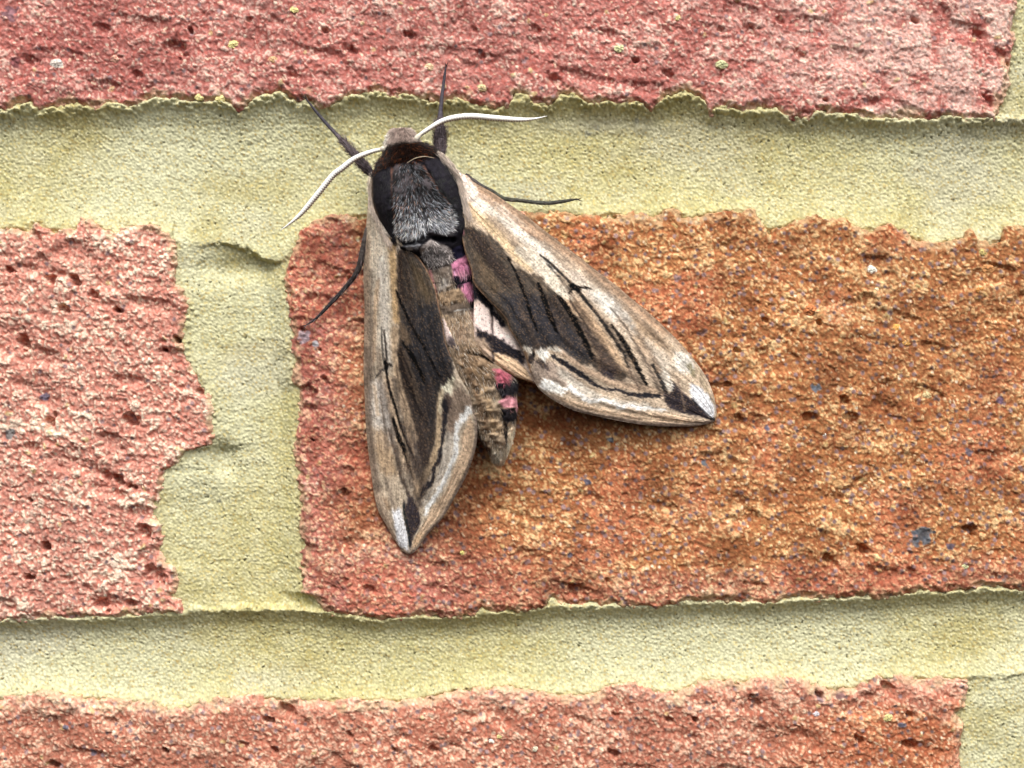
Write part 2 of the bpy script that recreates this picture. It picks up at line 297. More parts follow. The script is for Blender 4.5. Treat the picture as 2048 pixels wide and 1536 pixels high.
_jx = np.array([-0.3, 0.0, 0.06, 0.16, 0.30, 0.48, 0.66, 0.80, 0.90, 1.0, 1.3]); _jy = np.array([-0.5, -0.5, -1.4, -2.4, -2.9, -3.0, -2.8, -2.4, -1.9, -1.2, -0.8])
_jt = np.linspace(-0.3, 1.3, 400); _k = np.exp(-(np.arange(-14, 15) / 6.0) ** 2); _k /= _k.sum()
_jh = np.convolve(np.pad(np.interp(_jt, _jx, _jy), 14, mode='edge'), _k, 'valid')
def hjoint(t, wpx):
    """depth of a weathered horizontal joint across t = 0 (upper arris) .. 1 (lower arris)"""
    return np.interp(t, _jt, _jh)
def mortar_surface(x, y):
    H = np.full(x.shape, -1.9)
    # upright joints: shallow trough
    hv = -1.7 + 0.5 * (fbm(x, y, 90, 801, 2) - 0.5)
    u = (x - ip(VL, y)) / (ip(VR, y) - ip(VL, y))
    mid = (y > 350) & (y < 1300) & (u > -0.3) & (u < 1.3)
    hv = np.where(mid, np.interp(u, [-0.3, 0, 0.12, 0.45, 0.8, 0.95, 1.3], [-0.7, -0.8, -1.2, -2.3, -2.6, -1.3, -0.9]), hv)
    hv = np.where(mid, hv - 1.2 * np.exp(-((x - 470) / 90.0) ** 2 - ((y - 535) / 26.0) ** 2), hv)
    hv = np.where(mid, hv - 1.3 * sm(40, 0, np.abs(x - 440 - 0.2 * (y - 900))) * np.exp(-((y - 915) / 34.0) ** 2) + 0.5 * np.exp(-((y - 960) / 40.0) ** 2 - ((x - 400) / 70.0) ** 2), hv)
    H = hv
    for T, Bm in ((J0T, J0B), (J1T, J1B), (J2T, J2B), (J3T, J3B)):
        tt, bb = ip(T, x), ip(Bm, x)
        # smooth centre line of the joint so the profile does not follow every crumb
        ts, bs = ip(smooth_line(T), x), ip(smooth_line(Bm), x)
        t = (y - ts) / (bs - ts)
        j = (fbm(x, y, 16, 811, 3) - 0.5) * 16
        k = sm(-10, 2, y - tt + j) * sm(-5, 5, bb - y + j)
        hj = hjoint(t, bs - ts)
        H = np.where(k > 0, np.maximum(H * (1 - k) + hj * k, -9), H)
    sdm = np.full(x.shape, -1e9); j = jag(x, y)
    for b in bricks: sdm = np.maximum(sdm, brick_sd(b, x, y, j))
    # crumbly lip where the mortar laps over the arris
    f1, f2, ia, ib = worley(x + (vn(x, y, 14, 821) - .5) * 10, y + (vn(x, y, 14, 823) - .5) * 10, 12, 827)
    lumps = np.clip(1 - (f1 / 0.6) ** 2, 0, 1)
    lip = np.exp(-((sdm + 5) / 9.0) ** 2)
    below = np.zeros(x.shape)
    for T, kk in ((J1T, 0.65), (J2T, 0.05)): below = np.maximum(below, kk * np.exp(-((y - ip(T, x) - 2) / 12.0) ** 2))
    H = H + lip * (0.02 + 0.45 * lumps * ia) * (0.3 + 1.0 * vn(x, y, 60, 831)) + below * (0.1 + 1.1 * lumps) * (0.3 + 0.9 * vn(x, y, 45, 833)) * (sdm < 10)
    # sand grain, tool marks and pinholes
    e1, e2, ea, eb = worley(x, y, 5.0, 841)
    H = H + 0.23 * np.clip(1 - (e1 / 0.6) ** 2, 0, 1) * (0.3 + 0.7 * ea) + 0.16 * (fbm(x * 0.7, y, 18, 845, 3) - 0.5) + 0.10 * (vn(x, y, 4.2, 847) - 0.5)
    g1, g2, ga, gb = worley(x + (vn(x, y, 5, 855) - .5) * 6, y + (vn(x, y, 5, 857) - .5) * 6, 12, 851)
    dens = 0.08 + 0.34 * sm(0.3, 0.7, fbm(x, y, 120, 859, 2))
    hole = (ga < dens) * (1 - sm(0.03, 0.07 + 0.13 * gb, g1)) * (0.3 + 0.7 * vn(x, y, 30, 858))
    H = H - 0.55 * hole
    H = H - 7.0 * sm(7, 26, sdm)
    # colour
    o = np.ones(x.shape + (3,)); n = fbm(x, y, 260, 861, 3); m_ = fbm(x, y, 34, 863, 4)
    c = mix(rgb(188,180,126) * o, rgb(206,200,156) * o, np.clip(n * 0.8 + (m_ - 0.5) * 1.2 + 0.1, 0, 1))
    c = mix(c, rgb(212,212,182) * o, sm(0.45, 0.75, fbm(x, y, 420, 865, 2) + 0.25 * (1 - sm(0, 500, x)) + 0.2 * sm(1500, 2048, x)) * 0.6)
    c = mix(c, rgb(172,160,104) * o, sm(0.52, 0.78, fbm(x * 0.6, y, 90, 871, 4)) * 0.45)
    c = mix(c, rgb(196,192,170) * o, sm(0.55, 0.78, fbm(x * 0.5, y, 140, 873, 4)) * 0.5)
    for cp in ((345,440,342,462,346,480,343,520), (268,812,290,806,300,815), (610,1000,600,1060,604,1120)):
        Q = L(*cp)
        for k in range(len(Q) - 1):
            d_ = Q[k + 1] - Q[k]; tt = np.clip(((x - Q[k, 0]) * d_[0] + (y - Q[k, 1]) * d_[1]) / (d_ ** 2).sum(), 0, 1)
            dist = np.hypot(x - Q[k, 0] - tt * d_[0], y - Q[k, 1] - tt * d_[1]); c = mix(c, rgb(110,104,72) * o, (1 - sm(0.5, 2.4, dist)) * 0.6)
    for (cx, cy, r) in ((208,297,6), (1276,239,6), (1175,262,9), (1195,250,7), (435,1004,6), (1180,262,5), (142,1303,4)):
        c = mix(c, rgb(120,122,112) * o, (1 - sm(0.4, 1.1, np.hypot(x - cx, y - cy) / r + (vn(x, y, 5, 875) - .5) * .8)) * 0.6)
    c = mix(c, rgb(228,224,190) * o, (ea > 0.72) * (1 - sm(.25, .5, e1)) * 0.5)
    c = mix(c, rgb(196,168,92) * o, (ea < 0.16) * (1 - sm(.3, .55, e1)) * 0.42)
    c = c * (0.93 + 0.12 * eb)[..., None] * (1 - 0.11 * sm(0.42, 0.62, e1))[..., None]
    c = mix(c, rgb(150,120,60) * o, (eb < 0.06) * (1 - sm(.3, .5, e1)) * 0.5)
    c = mix(c, rgb(84,82,62) * o, np.clip(hole * 1.2, 0, 0.7))
    c = mix(c, rgb(186,178,134) * o, np.exp(-((sdm + 2) / 11.0) ** 2) * 0.35)
    c = mix(c, rgb(186,182,160) * o, np.exp(-(((x - 1210) / 120.0) ** 2 + ((y - 245) / 20.0) ** 2)) * 0.6)   # grey smear beside the antenna
    return H, c, sdm
_sl = {}
def smooth_line(P):
    k = P.tobytes()
    if k not in _sl:
        xs = np.arange(-2200, 3200, 10.0); v = np.interp(xs, P[:, 0], P[:, 1])
        w_ = np.exp(-(np.arange(-12, 13) / 5.0) ** 2); w_ /= w_.sum()
        _sl[k] = np.stack([xs, np.convolve(np.pad(v, 12, mode='edge'), w_, 'valid')], -1)
    return _sl[k]

wall = bpy.data.objects.new('brick_wall', None); C.collection.objects.link(wall)
wall['label'] = 'rough red and orange brick wall with yellow mortar joints behind the moth'; wall['category'] = 'wall'
labels = {3: 'pink red brick of the top course, chalky towards its right end', 5: 'pitted pale pink brick left of the upright joint',
          6: 'orange brown brick with purple specks that the moth rests on', 8: 'reddish brown brick of the bottom course'}
for i, b in enumerate(bricks):
    x0, x1 = b[2][:, 1].min(), b[3][:, 1].max(); y0, y1 = b[0][:, 1].min(), b[1][:, 1].max()
    ax, ay = subaxis(AX, x0 - 16, x1 + 16), subaxis(AY, y0 - 16, y1 + 16)
    x, y = np.meshgrid(ax, ay)
    s = brick_sd(b, x, y, jag(x, y))
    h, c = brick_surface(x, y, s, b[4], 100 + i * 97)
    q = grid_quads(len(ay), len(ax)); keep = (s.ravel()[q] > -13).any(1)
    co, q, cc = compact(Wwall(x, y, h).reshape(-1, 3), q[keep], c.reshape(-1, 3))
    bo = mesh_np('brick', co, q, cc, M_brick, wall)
    if i in labels: bo['label'] = labels[i]
    # chips lying on this face
    for (cx, cy, r, colr) in chips:
        px, py = np.array([float(cx)]), np.array([float(cy)])
        if brick_sd(b, px, py, 0)[0] < -2: continue
        hh = brick_surface(np.array([[cx - 6., cx, cx + 6.]]), np.array([[cy * 1.0] * 3]), np.array([[50.] * 3]), b[4], 100 + i * 97)[0].max()
        nu_, nv_ = 14, 9
        th = np.linspace(0, 2 * np.pi, nu_, endpoint=False)[None, :]; ph = np.linspace(-np.pi / 2 + 0.15, np.pi / 2 - 0.02, nv_)[:, None]
        rr = 0.70 + 0.35 * hsh((np.arange(nu_)[None, :] // 3) * np.ones((nv_, 1)), (np.arange(nv_)[:, None] // 3) * np.ones((1, nu_)), int(cx)) + 0.28 * hsh(np.arange(nu_)[None, :] * np.ones((nv_, 1)), np.arange(nv_)[:, None] * np.ones((1, nu_)), int(cy))
        xx = cx + r * rr * np.cos(ph) * np.cos(th); yy = cy + r * 0.8 * rr * np.cos(ph) * np.sin(th); zz = hh - 0.3 + r / PXMM * 0.55 * np.sin(ph) * rr
        idx = np.arange(nu_ * nv_).reshape(nv_, nu_); nx = np.roll(idx, -1, 1)
        qq = np.stack([idx[:-1], idx[1:], nx[1:], nx[:-1]], -1).reshape(-1, 4)
        cl = colr * (0.85 + 0.3 * hsh(np.arange(nu_ * nv_), np.arange(nu_ * nv_), 5))[:, None]
        mesh_np('grit_chip', Wwall(xx, yy, zz).reshape(-1, 3), qq, cl, M_stone, bo, tris=[(idx[-1, 0], nx[-1, k], idx[-1, k]) for k in range(1, nu_ - 1)], smooth=False)
x, y = np.meshgrid(AX, AY)
H, c, sdm = mortar_surface(x, y)
q = grid_quads(len(AY), len(AX)); keep = (sdm.ravel()[q] < 24).any(1)
co, q, cc = compact(Wwall(x, y, H).reshape(-1, 3), q[keep], c.reshape(-1, 3))
mesh_np('mortar', co, q, cc, M_mortar, wall)
# solid core of the wall behind the faces
def box(name, x0, x1, y0, y1, h0, h1, col, mat, parent):
    v = np.array([(a, b_, c_) for a in (x0, x1) for b_ in (y0, y1) for c_ in (h0, h1)], float)
    f = [(0, 1, 3, 2), (4, 6, 7, 5), (0, 4, 5, 1), (2, 3, 7, 6), (0, 2, 6, 4), (1, 5, 7, 3)]
    return mesh_np(name, Wwall(v[:, 0], v[:, 1], v[:, 2]), np.array(f), np.tile(col, (8, 1)), mat, parent, smooth=False)
box('wall_core', -2220, 3200, -1590, 3170, -100, -10, rgb(190, 170, 120), M_mortar, wall)
del x, y, H, c, sdm, co, q, cc

# ------------------------------------------------------------------ painting board for the moth's markings, with some shade and highlights painted in (plan pixels)
BX0, BY0, BX1, BY1 = 540, 120, 1460, 1130
class Board:
    def __init__(s, base):
        s.a = np.ones((BY1 - BY0, BX1 - BX0, 3)) * base; s.bold = True
    def _box(s, P, m):
        x0 = int(max(P[:, 0].min() - m, BX0)) - BX0; x1 = int(min(P[:, 0].max() + m, BX1 - 1)) - BX0 + 1
        y0 = int(max(P[:, 1].min() - m, BY0)) - BY0; y1 = int(min(P[:, 1].max() + m, BY1 - 1)) - BY0 + 1
        X, Y = np.meshgrid(np.arange(x0, x1) + BX0 + 0.0, np.arange(y0, y1) + BY0 + 0.0)
        return slice(y0, y1), slice(x0, x1), X, Y
    def line(s, pts, wd, col, a=1.0, soft=1.2, rag=0.0, dash=0.0):
        """a stroke of the given width (one value, or one per point)"""
        P = L(*pts) if not isinstance(pts, np.ndarray) else pts
        wd = np.interp(np.linspace(0, 1, len(P)), np.linspace(0, 1, np.size(wd)), np.atleast_1d(wd).astype(float))
        if wd.max() < 9 and np.mean(col) < 0.35 and s.bold: wd = wd * 1.25 + 0.9
        sy, sx, X, Y = s._box(P, wd.max() + soft * 2 + rag + 3)
        if rag:
            X2 = X + (vn(X, Y, 5, 11) - 0.5) * rag * 2 + (vn(X, Y, 2.3, 12) - 0.5) * rag; Y2 = Y + (vn(X, Y, 5, 13) - 0.5) * rag * 2 + (vn(X, Y, 2.3, 14) - 0.5) * rag
        else: X2, Y2 = X, Y
        best = np.full(X.shape, 1e9); al = np.zeros(X.shape)
        for k in range(len(P) - 1):
            d = P[k + 1] - P[k]; l2 = max((d ** 2).sum(), 1e-6)
            t = np.clip(((X2 - P[k, 0]) * d[0] + (Y2 - P[k, 1]) * d[1]) / l2, 0, 1)
            dist = np.hypot(X2 - P[k, 0] - t * d[0], Y2 - P[k, 1] - t * d[1]) - (wd[k] + (wd[k + 1] - wd[k]) * t) / 2
            best = np.minimum(best, dist)
        k_ = (1 - sm(-soft * 0.6, soft, best)) * a
        if dash: k_ = k_ * (1 - dash * sm(0.45, 0.6, vn(X, Y, 6, 21)))
        s.a[sy, sx] = mix(s.a[sy, sx], np.asarray(col), k_)
    def poly(s, pts, col, a=1.0, soft=3.0, rag=0.0):
        P = L(*pts) if not isinstance(pts, np.ndarray) else pts
        sy, sx, X, Y = s._box(P, soft + rag + 3)
        if rag:
            X2 = X + (vn(X, Y, 6, 31) - 0.5) * rag * 2 + (vn(X, Y, 2.5, 32) - 0.5) * rag; Y2 = Y + (vn(X, Y, 6, 33) - 0.5) * rag * 2 + (vn(X, Y, 2.5, 34) - 0.5) * rag
        else: X2, Y2 = X, Y
        ins = np.zeros(X.shape, bool); best = np.full(X.shape, 1e9); n = len(P)
        for k in range(n):
            p, r = P[k], P[(k + 1) % n]; d = r - p; l2 = max((d ** 2).sum(), 1e-6)
            t = np.clip(((X2 - p[0]) * d[0] + (Y2 - p[1]) * d[1]) / l2, 0, 1)
            best = np.minimum(best, np.hypot(X2 - p[0] - t * d[0], Y2 - p[1] - t * d[1]))
            if p[1] != r[1]:
                cr = ((p[1] > Y2) != (r[1] > Y2)) & (X2 < (r[0] - p[0]) * (Y2 - p[1]) / (r[1] - p[1]) + p[0]); ins ^= cr
        sdv = np.where(ins, -best, best)
        s.a[sy, sx] = mix(s.a[sy, sx], np.asarray(col), (1 - sm(-soft, soft, sdv)) * a)
    def get(s, x, y):
        fx = np.clip(x - BX0, 0, s.a.shape[1] - 1.001); fy = np.clip(y - BY0, 0, s.a.shape[0] - 1.001)
        ix = fx.astype(int); iy = fy.astype(int); u = (fx - ix)[..., None]; v = (fy - iy)[..., None]
        return (s.a[iy, ix] * (1 - u) + s.a[iy, ix + 1] * u) * (1 - v) + (s.a[iy + 1, ix] * (1 - u) + s.a[iy + 1, ix + 1] * u) * v

BLK, CHA, BRN = rgb(8,8,10), rgb(50,46,48), rgb(74,60,48)
CRM, TAN, WHT, GRB = rgb(214,198,176), rgb(190,158,122), rgb(232,230,226), rgb(132,114,98)

# ---- left forewing
LW = Board(rgb(180,164,144))
LW.line((727,480,725,600,726,740,730,860,744,960,775,1060,810,1105), 22, rgb(150,130,112), 0.8, 8)  # shade down the outer edge, painted into the wing colour
LW.poly((742,350,772,440,788,500,786,600,778,660,770,700,752,700,745,600,742,500,738,420), rgb(212,200,182), 0.9, 8, 2)
LW.poly((742,342,772,440,800,500,792,520,760,470,738,420), rgb(226,212,198), 0.9, 6)
LW.line((784,480,788,560,794,640), 13, rgb(196,162,118), 0.8, 5, 1.5)
LW.line((763,520,766,600,772,680,776,730), 14, rgb(222,214,204), 0.6, 6, 2)
LW.line((756,560,750,640,748,720), 7, rgb(165,135,108), 0.5, 4, 1)
LW.poly((742,760,765,760,775,800,785,840,790,880,770,900,752,880,742,830), rgb(206,198,190), 0.8, 9, 3)
LW.poly((745,855,775,860,788,910,800,950,775,960,752,920), rgb(160,134,106), 0.75, 9, 4)
LW.poly((750,950,790,950,810,1000,790,1020,765,1010), rgb(188,170,148), 0.7, 8, 4)
LW.line((776,760,786,820,800,880,816,940), 15, rgb(184,156,128), 0.6, 6, 2)
LW.line((790,660,794,740,812,810,830,880), 14, rgb(176,148,118), 0.6, 6, 2)
# dark inner field
LW.poly((797,500,828,500,846,527,858,548,871,579,877,608,883,637,892,687,902,712,908,745,900,765,884,775,876,800,872,860,868,905,856,935,845,920,832,880,816,820,804,770,796,705,799,650,795,600,794,550), rgb(60,54,50), 0.97, 4, 2)
LW.poly((812,620,870,610,884,650,893,690,903,725,903,752,880,768,868,800,866,850,850,880,838,840,828,780,812,700), rgb(44,43,46), 0.9, 12, 3)
LW.poly((822,520,842,540,862,580,868,600,850,600,830,570), rgb(100,84,62), 0.6, 9, 3)
LW.poly((812,850,872,850,870,930,852,985,838,1012,826,965), rgb(66,58,54), 0.6, 7, 4)
LW.line((800,505,800,560,806,600), 9, rgb(52,42,38), 0.7, 5, 2)
LW.line((812,510,815,560,824,600), 4, rgb(52,44,40), 0.6, 3, 1)
LW.poly((798,640,815,660,825,690,812,690,800,670), rgb(118,98,78), 0.7, 5, 2)
LW.poly((800,700,812,700,832,760,846,800,840,815,822,780,806,740), rgb(96,80,66), 0.6, 5, 2)
LW.line((825,503,846,527,858,548,871,579,877,608,883,637,892,687,902,712), 3.2, rgb(142,108,84), 0.85, 1.2)
# white and tan inner line, black line
LW.line((906,757,900,764), (7, 9), rgb(214,206,180), 1, 2, 1.5)
LW.poly((882,772,897,766,906,772,904,786,890,792,880,788), rgb(224,216,192), 0.95, 2.5, 2)
LW.line((884,786,879,805,878,846,874,890,866,922,850,950,833,985), (9,8,9,10,12,14,14), rgb(178,154,124), 0.9, 3, 1.5)
LW.line((886,785,881,798,880,825), 5, rgb(212,198,170), 0.8, 2, 1)
LW.poly((896,795,925,770,945,805,940,830,918,850,905,880,893,880,892,830), rgb(132,114,100), 0.9, 5, 4)
LW.line((894,792,898,815,890,824), 9, rgb(66,56,54), 0.8, 3, 3)
LW.line((888,800,891,824,887,862,884,886,879,922,869,931,864,966,847,980,839,997), (8,9,9,7,7,6,8,8,5), rgb(36,34,38), 0.95, 1.8, 2.5)
LW.poly((893,868,905,862,908,900,893,935,880,965,862,990,850,1010,842,1008,866,975,880,935,887,890), rgb(178,168,156), 0.9, 3.5, 2)
LW.line((939,818,926,836,915,850,912,868,912,902,899,935,886,968,868,995,856,1015,850,1030), (13,16,12,9,9,9,8,8,9,5), rgb(226,224,220), 0.97, 2.5, 2.5)
LW.poly((940,838,948,850,949,900,935,940,910,985,882,1030,850,1068,832,1092,822,1100,826,1080,850,1045,862,1018,890,985,905,945,922,905,924,868), rgb(198,170,142), 0.95, 3.5, 1.5)
LW.line((944,808,953,835,956,868,951,902,936,946,913,990,887,1035,856,1068,834,1100,820,1108), (5,8,10,12,12,11,11,10,9,5), rgb(134,118,106), 0.92, 3, 1)
# streaks
LW.line((792,579,808,619,825,654,852,702), (2,3.4,3.4,2.5), BLK, 0.95, 0.9, 0.6)
LW.line((856,710,866,728,878,750), 2, BLK, 0.7, 0.9, 0.6)
LW.line((804,681,825,712,848,760), (3,5.5,4), BLK, 0.98, 1, 0.8)
LW.line((797,706,804,740,821,781,835,820,842,830), (3,6.5,7,6,3), BLK, 0.98, 1, 0.8)
LW.line((799,695,812,726,823,755), 2.2, BLK, 0.7, 0.9, 0.6)
LW.line((763,654,764,690,766,710,769,725), 2.0, rgb(50,48,46), 0.75, 0.8, 0.5, 0.3)
LW.line((768,660,771,690,774,719), 2.2, rgb(40,38,38), 0.85, 0.8, 0.5)
LW.line((771,724,773,735), 6, BLK, 0.95, 1, 0.8); LW.line((773,728,783,733), (3,3.5), BLK, 0.9, 1, 0.6); LW.line((770,735,760,745,751,755), (2.6,2,1.4), rgb(40,40,44), 0.9, 0.8)
LW.line((771,735,779,779,792,820,797,838,811,880,826,911), (3.4,3,3.4,3.6,3.2,2), BLK, 0.93, 0.9, 0.6)
LW.line((785,835,795,869,811,906,820,935,829,957), (3,6,6.5,6,3), BLK, 0.97, 1, 0.8)
LW.line((777,857,789,902,800,948,817,990,832,1010), (2,2.4,2.6,3.4,3), rgb(74,64,58), 0.75, 1.2, 0.8)
LW.line((793,735,800,780,812,815,822,835), 2, rgb(92,78,66), 0.7, 1, 0.8)
LW.line((760,790,766,830,774,870), 1.8, rgb(130,112,96), 0.6, 1, 0.6)
LW.line((832,890,846,905), 12, rgb(60,52,50), 0.6, 4, 2)
LW.poly((838,880,852,885,856,925,845,945,835,925), rgb(58,50,50), 0.6, 5, 3)
for pts, wd, a in (((800,700,815,770,838,850,848,920), 16, .6), ((788,760,802,820,820,880,836,940), 9, .5), ((806,850,820,900,838,950,846,985), 12, .55), ((815,930,830,975,838,1010), 12, .55),
        ((850,880,852,930,846,970), 14, .45), ((790,900,804,950,818,990), 5, .5), ((780,860,792,900), 5, .35), ((756,690,760,760,768,830,776,900), 4, .35), ((744,540,742,640,744,760), 4, .35), ((735,700,738,800,744,900,756,980), 7, .4),
        ((770,770,778,830,790,890,804,940), 4, .45), ((862,770,850,800,848,860), 16, .6), ((800,560,815,600,830,660), 12, .35), ((770,960,784,1000,795,1025), 5, .4)):
    LW.line(pts, wd, rgb(58,49,45), a, 5, 3)
for pts, wd in (((806,780,820,830,834,880), 4), ((800,800,812,850,828,905), 4), ((812,905,826,945,838,975), 4), ((826,960,838,990), 4), ((752,580,750,640), 5), ((748,770,756,830), 6)):
    LW.line(pts, wd, rgb(196,168,138), 0.55, 3, 1.5)
# apex
LW.poly((806,1004,813,1008,817,990,828,1003,838,1018,842,1046,830,1066,821,1096,816,1066,812,1040), rgb(52,46,50), 0.97, 2.5, 1.5)
LW.line((822,985,834,1005,842,1022), 2, rgb(150,130,110), 0.5, 1)
LW.poly((784,1021,802,1017,810,1045,817,1077,818,1104,797,1090,788,1052), rgb(218,218,222), 0.95, 3.5, 1.5)
LW.line((807,1012,812,1044,817,1066,820,1092), (3,4,3,2), rgb(30,34,36), 0.9, 1)
LW.line((770,1000,776,1014), 9, rgb(120,98,78), 0.7, 4, 2)
LW.poly((826,1082,842,1062,850,1068,832,1095), rgb(196,166,134), 0.8, 3)

# ---- right forewing
RW = Board(rgb(186,166,144))
RW.line((900,325,946,363,1017,407,1100,469,1192,540,1260,594,1331,656), 26, rgb(158,128,104), 0.85, 8, 2)
RW.line((946,366,1017,411,1100,473,1192,544,1260,598,1331,660,1389,722), 5, rgb(120,102,86), 0.7, 3)
RW.poly((868,300,899,322,917,342,940,356,958,385,990,410,960,430,935,420,922,380,900,340), rgb(230,214,204), 0.95, 6, 2)
RW.line((935,375,955,400,1000,425,1046,467,1087,505,1110,535), (12,18,24,24,24,16), rgb(220,210,196), 0.9, 7, 3)
RW.line((932,405,960,436,1004,478,1034,515,1060,537), (10,16,17,15,10), rgb(204,178,142), 0.85, 6, 2)
RW.line((1040,500,1080,532,1110,568,1140,600), (18,24,22,14), rgb(222,212,194), 0.8, 6, 3)
RW.line((1046,457,1087,482,1119,507,1150,535), 3, rgb(120,104,92), 0.7, 2, 1)
RW.line((960,390,1000,420,1040,450,1080,478), 8, rgb(150,118,94), 0.6, 5, 2)
RW.line((990,412,1015,432,1045,460), 2, rgb(236,228,220), 0.6, 2, 1)
RW.poly((1110,520,1160,545,1200,580,1240,620,1260,650,1235,640,1180,600,1140,560), rgb(216,202,186), 0.85, 8, 4)
RW.poly((1180,585,1215,585,1250,620,1275,660,1265,680,1235,650,1200,615), rgb(226,220,210), 0.8, 9, 4)
RW.poly((1120,600,1160,600,1200,650,1240,710,1262,750,1230,730,1200,690,1165,645), rgb(192,160,128), 0.85, 8, 3)
RW.poly((1255,620,1300,650,1340,690,1330,720,1290,690), rgb(162,136,110), 0.75, 9, 4)
RW.poly((1285,670,1330,700,1350,740,1325,745,1295,720), rgb(204,194,180), 0.6, 8, 4)
RW.line((1240,640,1290,700,1320,745), 12, rgb(178,148,120), 0.5, 6, 3)
RW.poly((1322,735,1338,745,1347,780,1334,784,1322,765), rgb(214,206,192), 0.85, 3, 2)
RW.poly((1350,705,1375,706,1392,730,1380,748,1358,745,1348,728), rgb(216,212,204), 0.8, 5, 3)
RW.line((1350,640,1385,712,1412,755), 9, rgb(150,134,114), 0.5, 4, 2)
RW.line((1378,730,1386,748), 9, rgb(112,104,78), 0.75, 3.5, 2.5)
RW.line((1396,740,1412,775,1424,805), 8, rgb(150,134,112), 0.7, 3.5, 2)
# dark inner field
DF = L(925,452,952,457,976,468,994,482,1006,497,1017,513,1029,534,1056,546,1081,553,1098,575,1119,592,1140,618,1160,640,1181,664,1207,692,1235,729,1256,752,1238,766,1226,766,1205,752,1183,731,1157,727,1136,705,1112,694,1085,700,1050,700,1033,679,1020,660,1012,638,996,619,973,596,948,567,942,538,931,507,923,475)
RW.poly(DF, rgb(66,59,53), 0.97, 4, 2.5)
RW.poly((930,452,952,462,985,500,1010,540,1030,575,1010,570,975,530,945,490), rgb(48,40,38), 0.75, 9, 3)
RW.poly((1000,590,1060,590,1110,600,1140,640,1170,690,1190,722,1150,718,1120,695,1060,695,1035,675,1020,640), rgb(46,45,49), 0.9, 14, 3)
RW.poly((948,500,975,530,1000,570,990,590,962,560), rgb(98,82,64), 0.6, 8, 3)
RW.line((1040,610,1060,660,1075,690), 10, rgb(86,70,58), 0.4, 6, 3)
RW.poly((1160,640,1200,690,1235,735,1225,755,1190,720,1165,680), rgb(74,62,58), 0.6, 8, 3)
RW.poly((1200,730,1240,740,1225,760,1205,752), rgb(40,36,42), 0.8, 5, 2)
RW.poly((1056,548,1085,560,1098,590,1080,575), rgb(138,120,100), 0.5, 5, 2)
RW.line((919,457,923,475,931,507,942,538,948,567,973,596,996,619,1012,638,1020,660,1033,679,1048,707), 3.5, rgb(138,106,82), 0.9, 1.4)
RW.line((1048,700,1061,746,1072,768), 8, rgb(136,108,84), 0.85, 3)
for pts, wd, a in (((1110,600,1140,640,1175,690,1205,740), 14, .5), ((1150,610,1180,650,1215,700,1240,745), 8, .5), ((1235,735,1262,752,1290,770), 10, .4), ((1190,700,1230,745,1250,765), 12, .45),
        ((1160,585,1200,630,1240,685,1270,740), 5, .35), ((1205,640,1240,690,1272,745,1285,775), 5, .4), ((1270,690,1300,735,1318,775), 5, .4), ((1230,610,1275,665,1310,720,1330,760), 4, .35),
        ((1060,470,1110,510,1160,560), 5, .35), ((1170,545,1230,595,1290,650,1330,690), 6, .4), ((980,440,1020,480,1060,520), 5, .3), ((1098,600,1120,650,1140,690), 12, .45), ((1120,560,1150,600,1180,640), 4, .4)):
    RW.line(pts, wd, rgb(70,58,50), a, 5, 3)
for pts, wd in (((1150,640,1172,675,1196,715), 4), ((1128,605,1150,645), 4), ((1215,690,1240,728), 5), ((1200,655,1222,690), 5), ((1260,720,1280,752), 4)):
    RW.line(pts, wd, rgb(194,166,136), 0.5, 3, 1.5)
RW.line((920,450,925,466), 8, rgb(208,140,150), 0.8, 2)
# subterminal lines
RW.poly((1062,745,1070,722,1100,722,1125,735,1150,755,1185,785,1160,790,1120,770,1078,765), rgb(146,130,118), 0.9, 5, 3)
RW.poly((1110,730,1135,748,1170,772,1200,790,1240,800,1300,808,1290,818,1230,812,1180,798,1140,772,1118,755), rgb(196,186,172), 0.9, 4, 3)
RW.line((1104,699,1117,702,1140,718,1162,737,1190,748,1212,762,1250,772,1288,778,1320,785), (8,9,9,10,12,12,12,14,12), rgb(168,144,122), 0.9, 3, 1.5)
RW.line((1052,698,1062,704), 10, rgb(206,198,184), 0.9, 2.5, 2.5)
RW.poly((1070,704,1082,698,1098,700,1100,712,1090,722,1078,714), rgb(232,228,218), 0.97, 2.5, 2.5)
RW.line((1098,697,1112,699,1122,704), 6, rgb(214,206,192), 0.9, 2, 2)
RW.line((1066,702,1068,714), 3, BLK, 0.9, 1, 1)
RW.line((1063,714,1063,722), 8, rgb(40,36,38), 0.9, 2, 2)
RW.line((1076,722,1090,730,1094,740), (8,8,4), rgb(52,46,46), 0.85, 2, 2.5)
RW.line((1106,712,1120,722,1134,731,1160,748,1192,770,1209,779,1235,778,1256,788,1282,791,1316,791), (6,9,9,9,7,5,5,6,7,8), rgb(34,33,38), 0.97, 1.8, 2)
RW.line((1080,775,1096,770,1112,776,1124,786), (20,22,18,10), rgb(232,229,222), 0.97, 3, 3)
RW.line((1124,780,1140,775,1157,786,1170,797,1183,804,1200,799,1220,803,1243,814,1260,812,1278,817,1310,817,1334,821), (8,10,9,9,9,5,6,10,6,7,6,4), rgb(228,224,218), 0.95, 2.2, 2.5)
RW.poly((1095,790,1122,795,1150,800,1183,813,1240,824,1290,826,1340,826,1400,842,1364,850,1299,848,1246,838,1192,826,1149,814,1117,802), rgb(208,180,152), 0.95, 3.5, 1.5)
RW.line((1066,750,1074,773,1091,790,1117,806,1149,821,1192,832,1246,843,1299,851,1364,853,1407,849,1429,841), (6,7,9,11,11,11,11,12,11,9,4), rgb(134,118,106), 0.92, 3, 1)
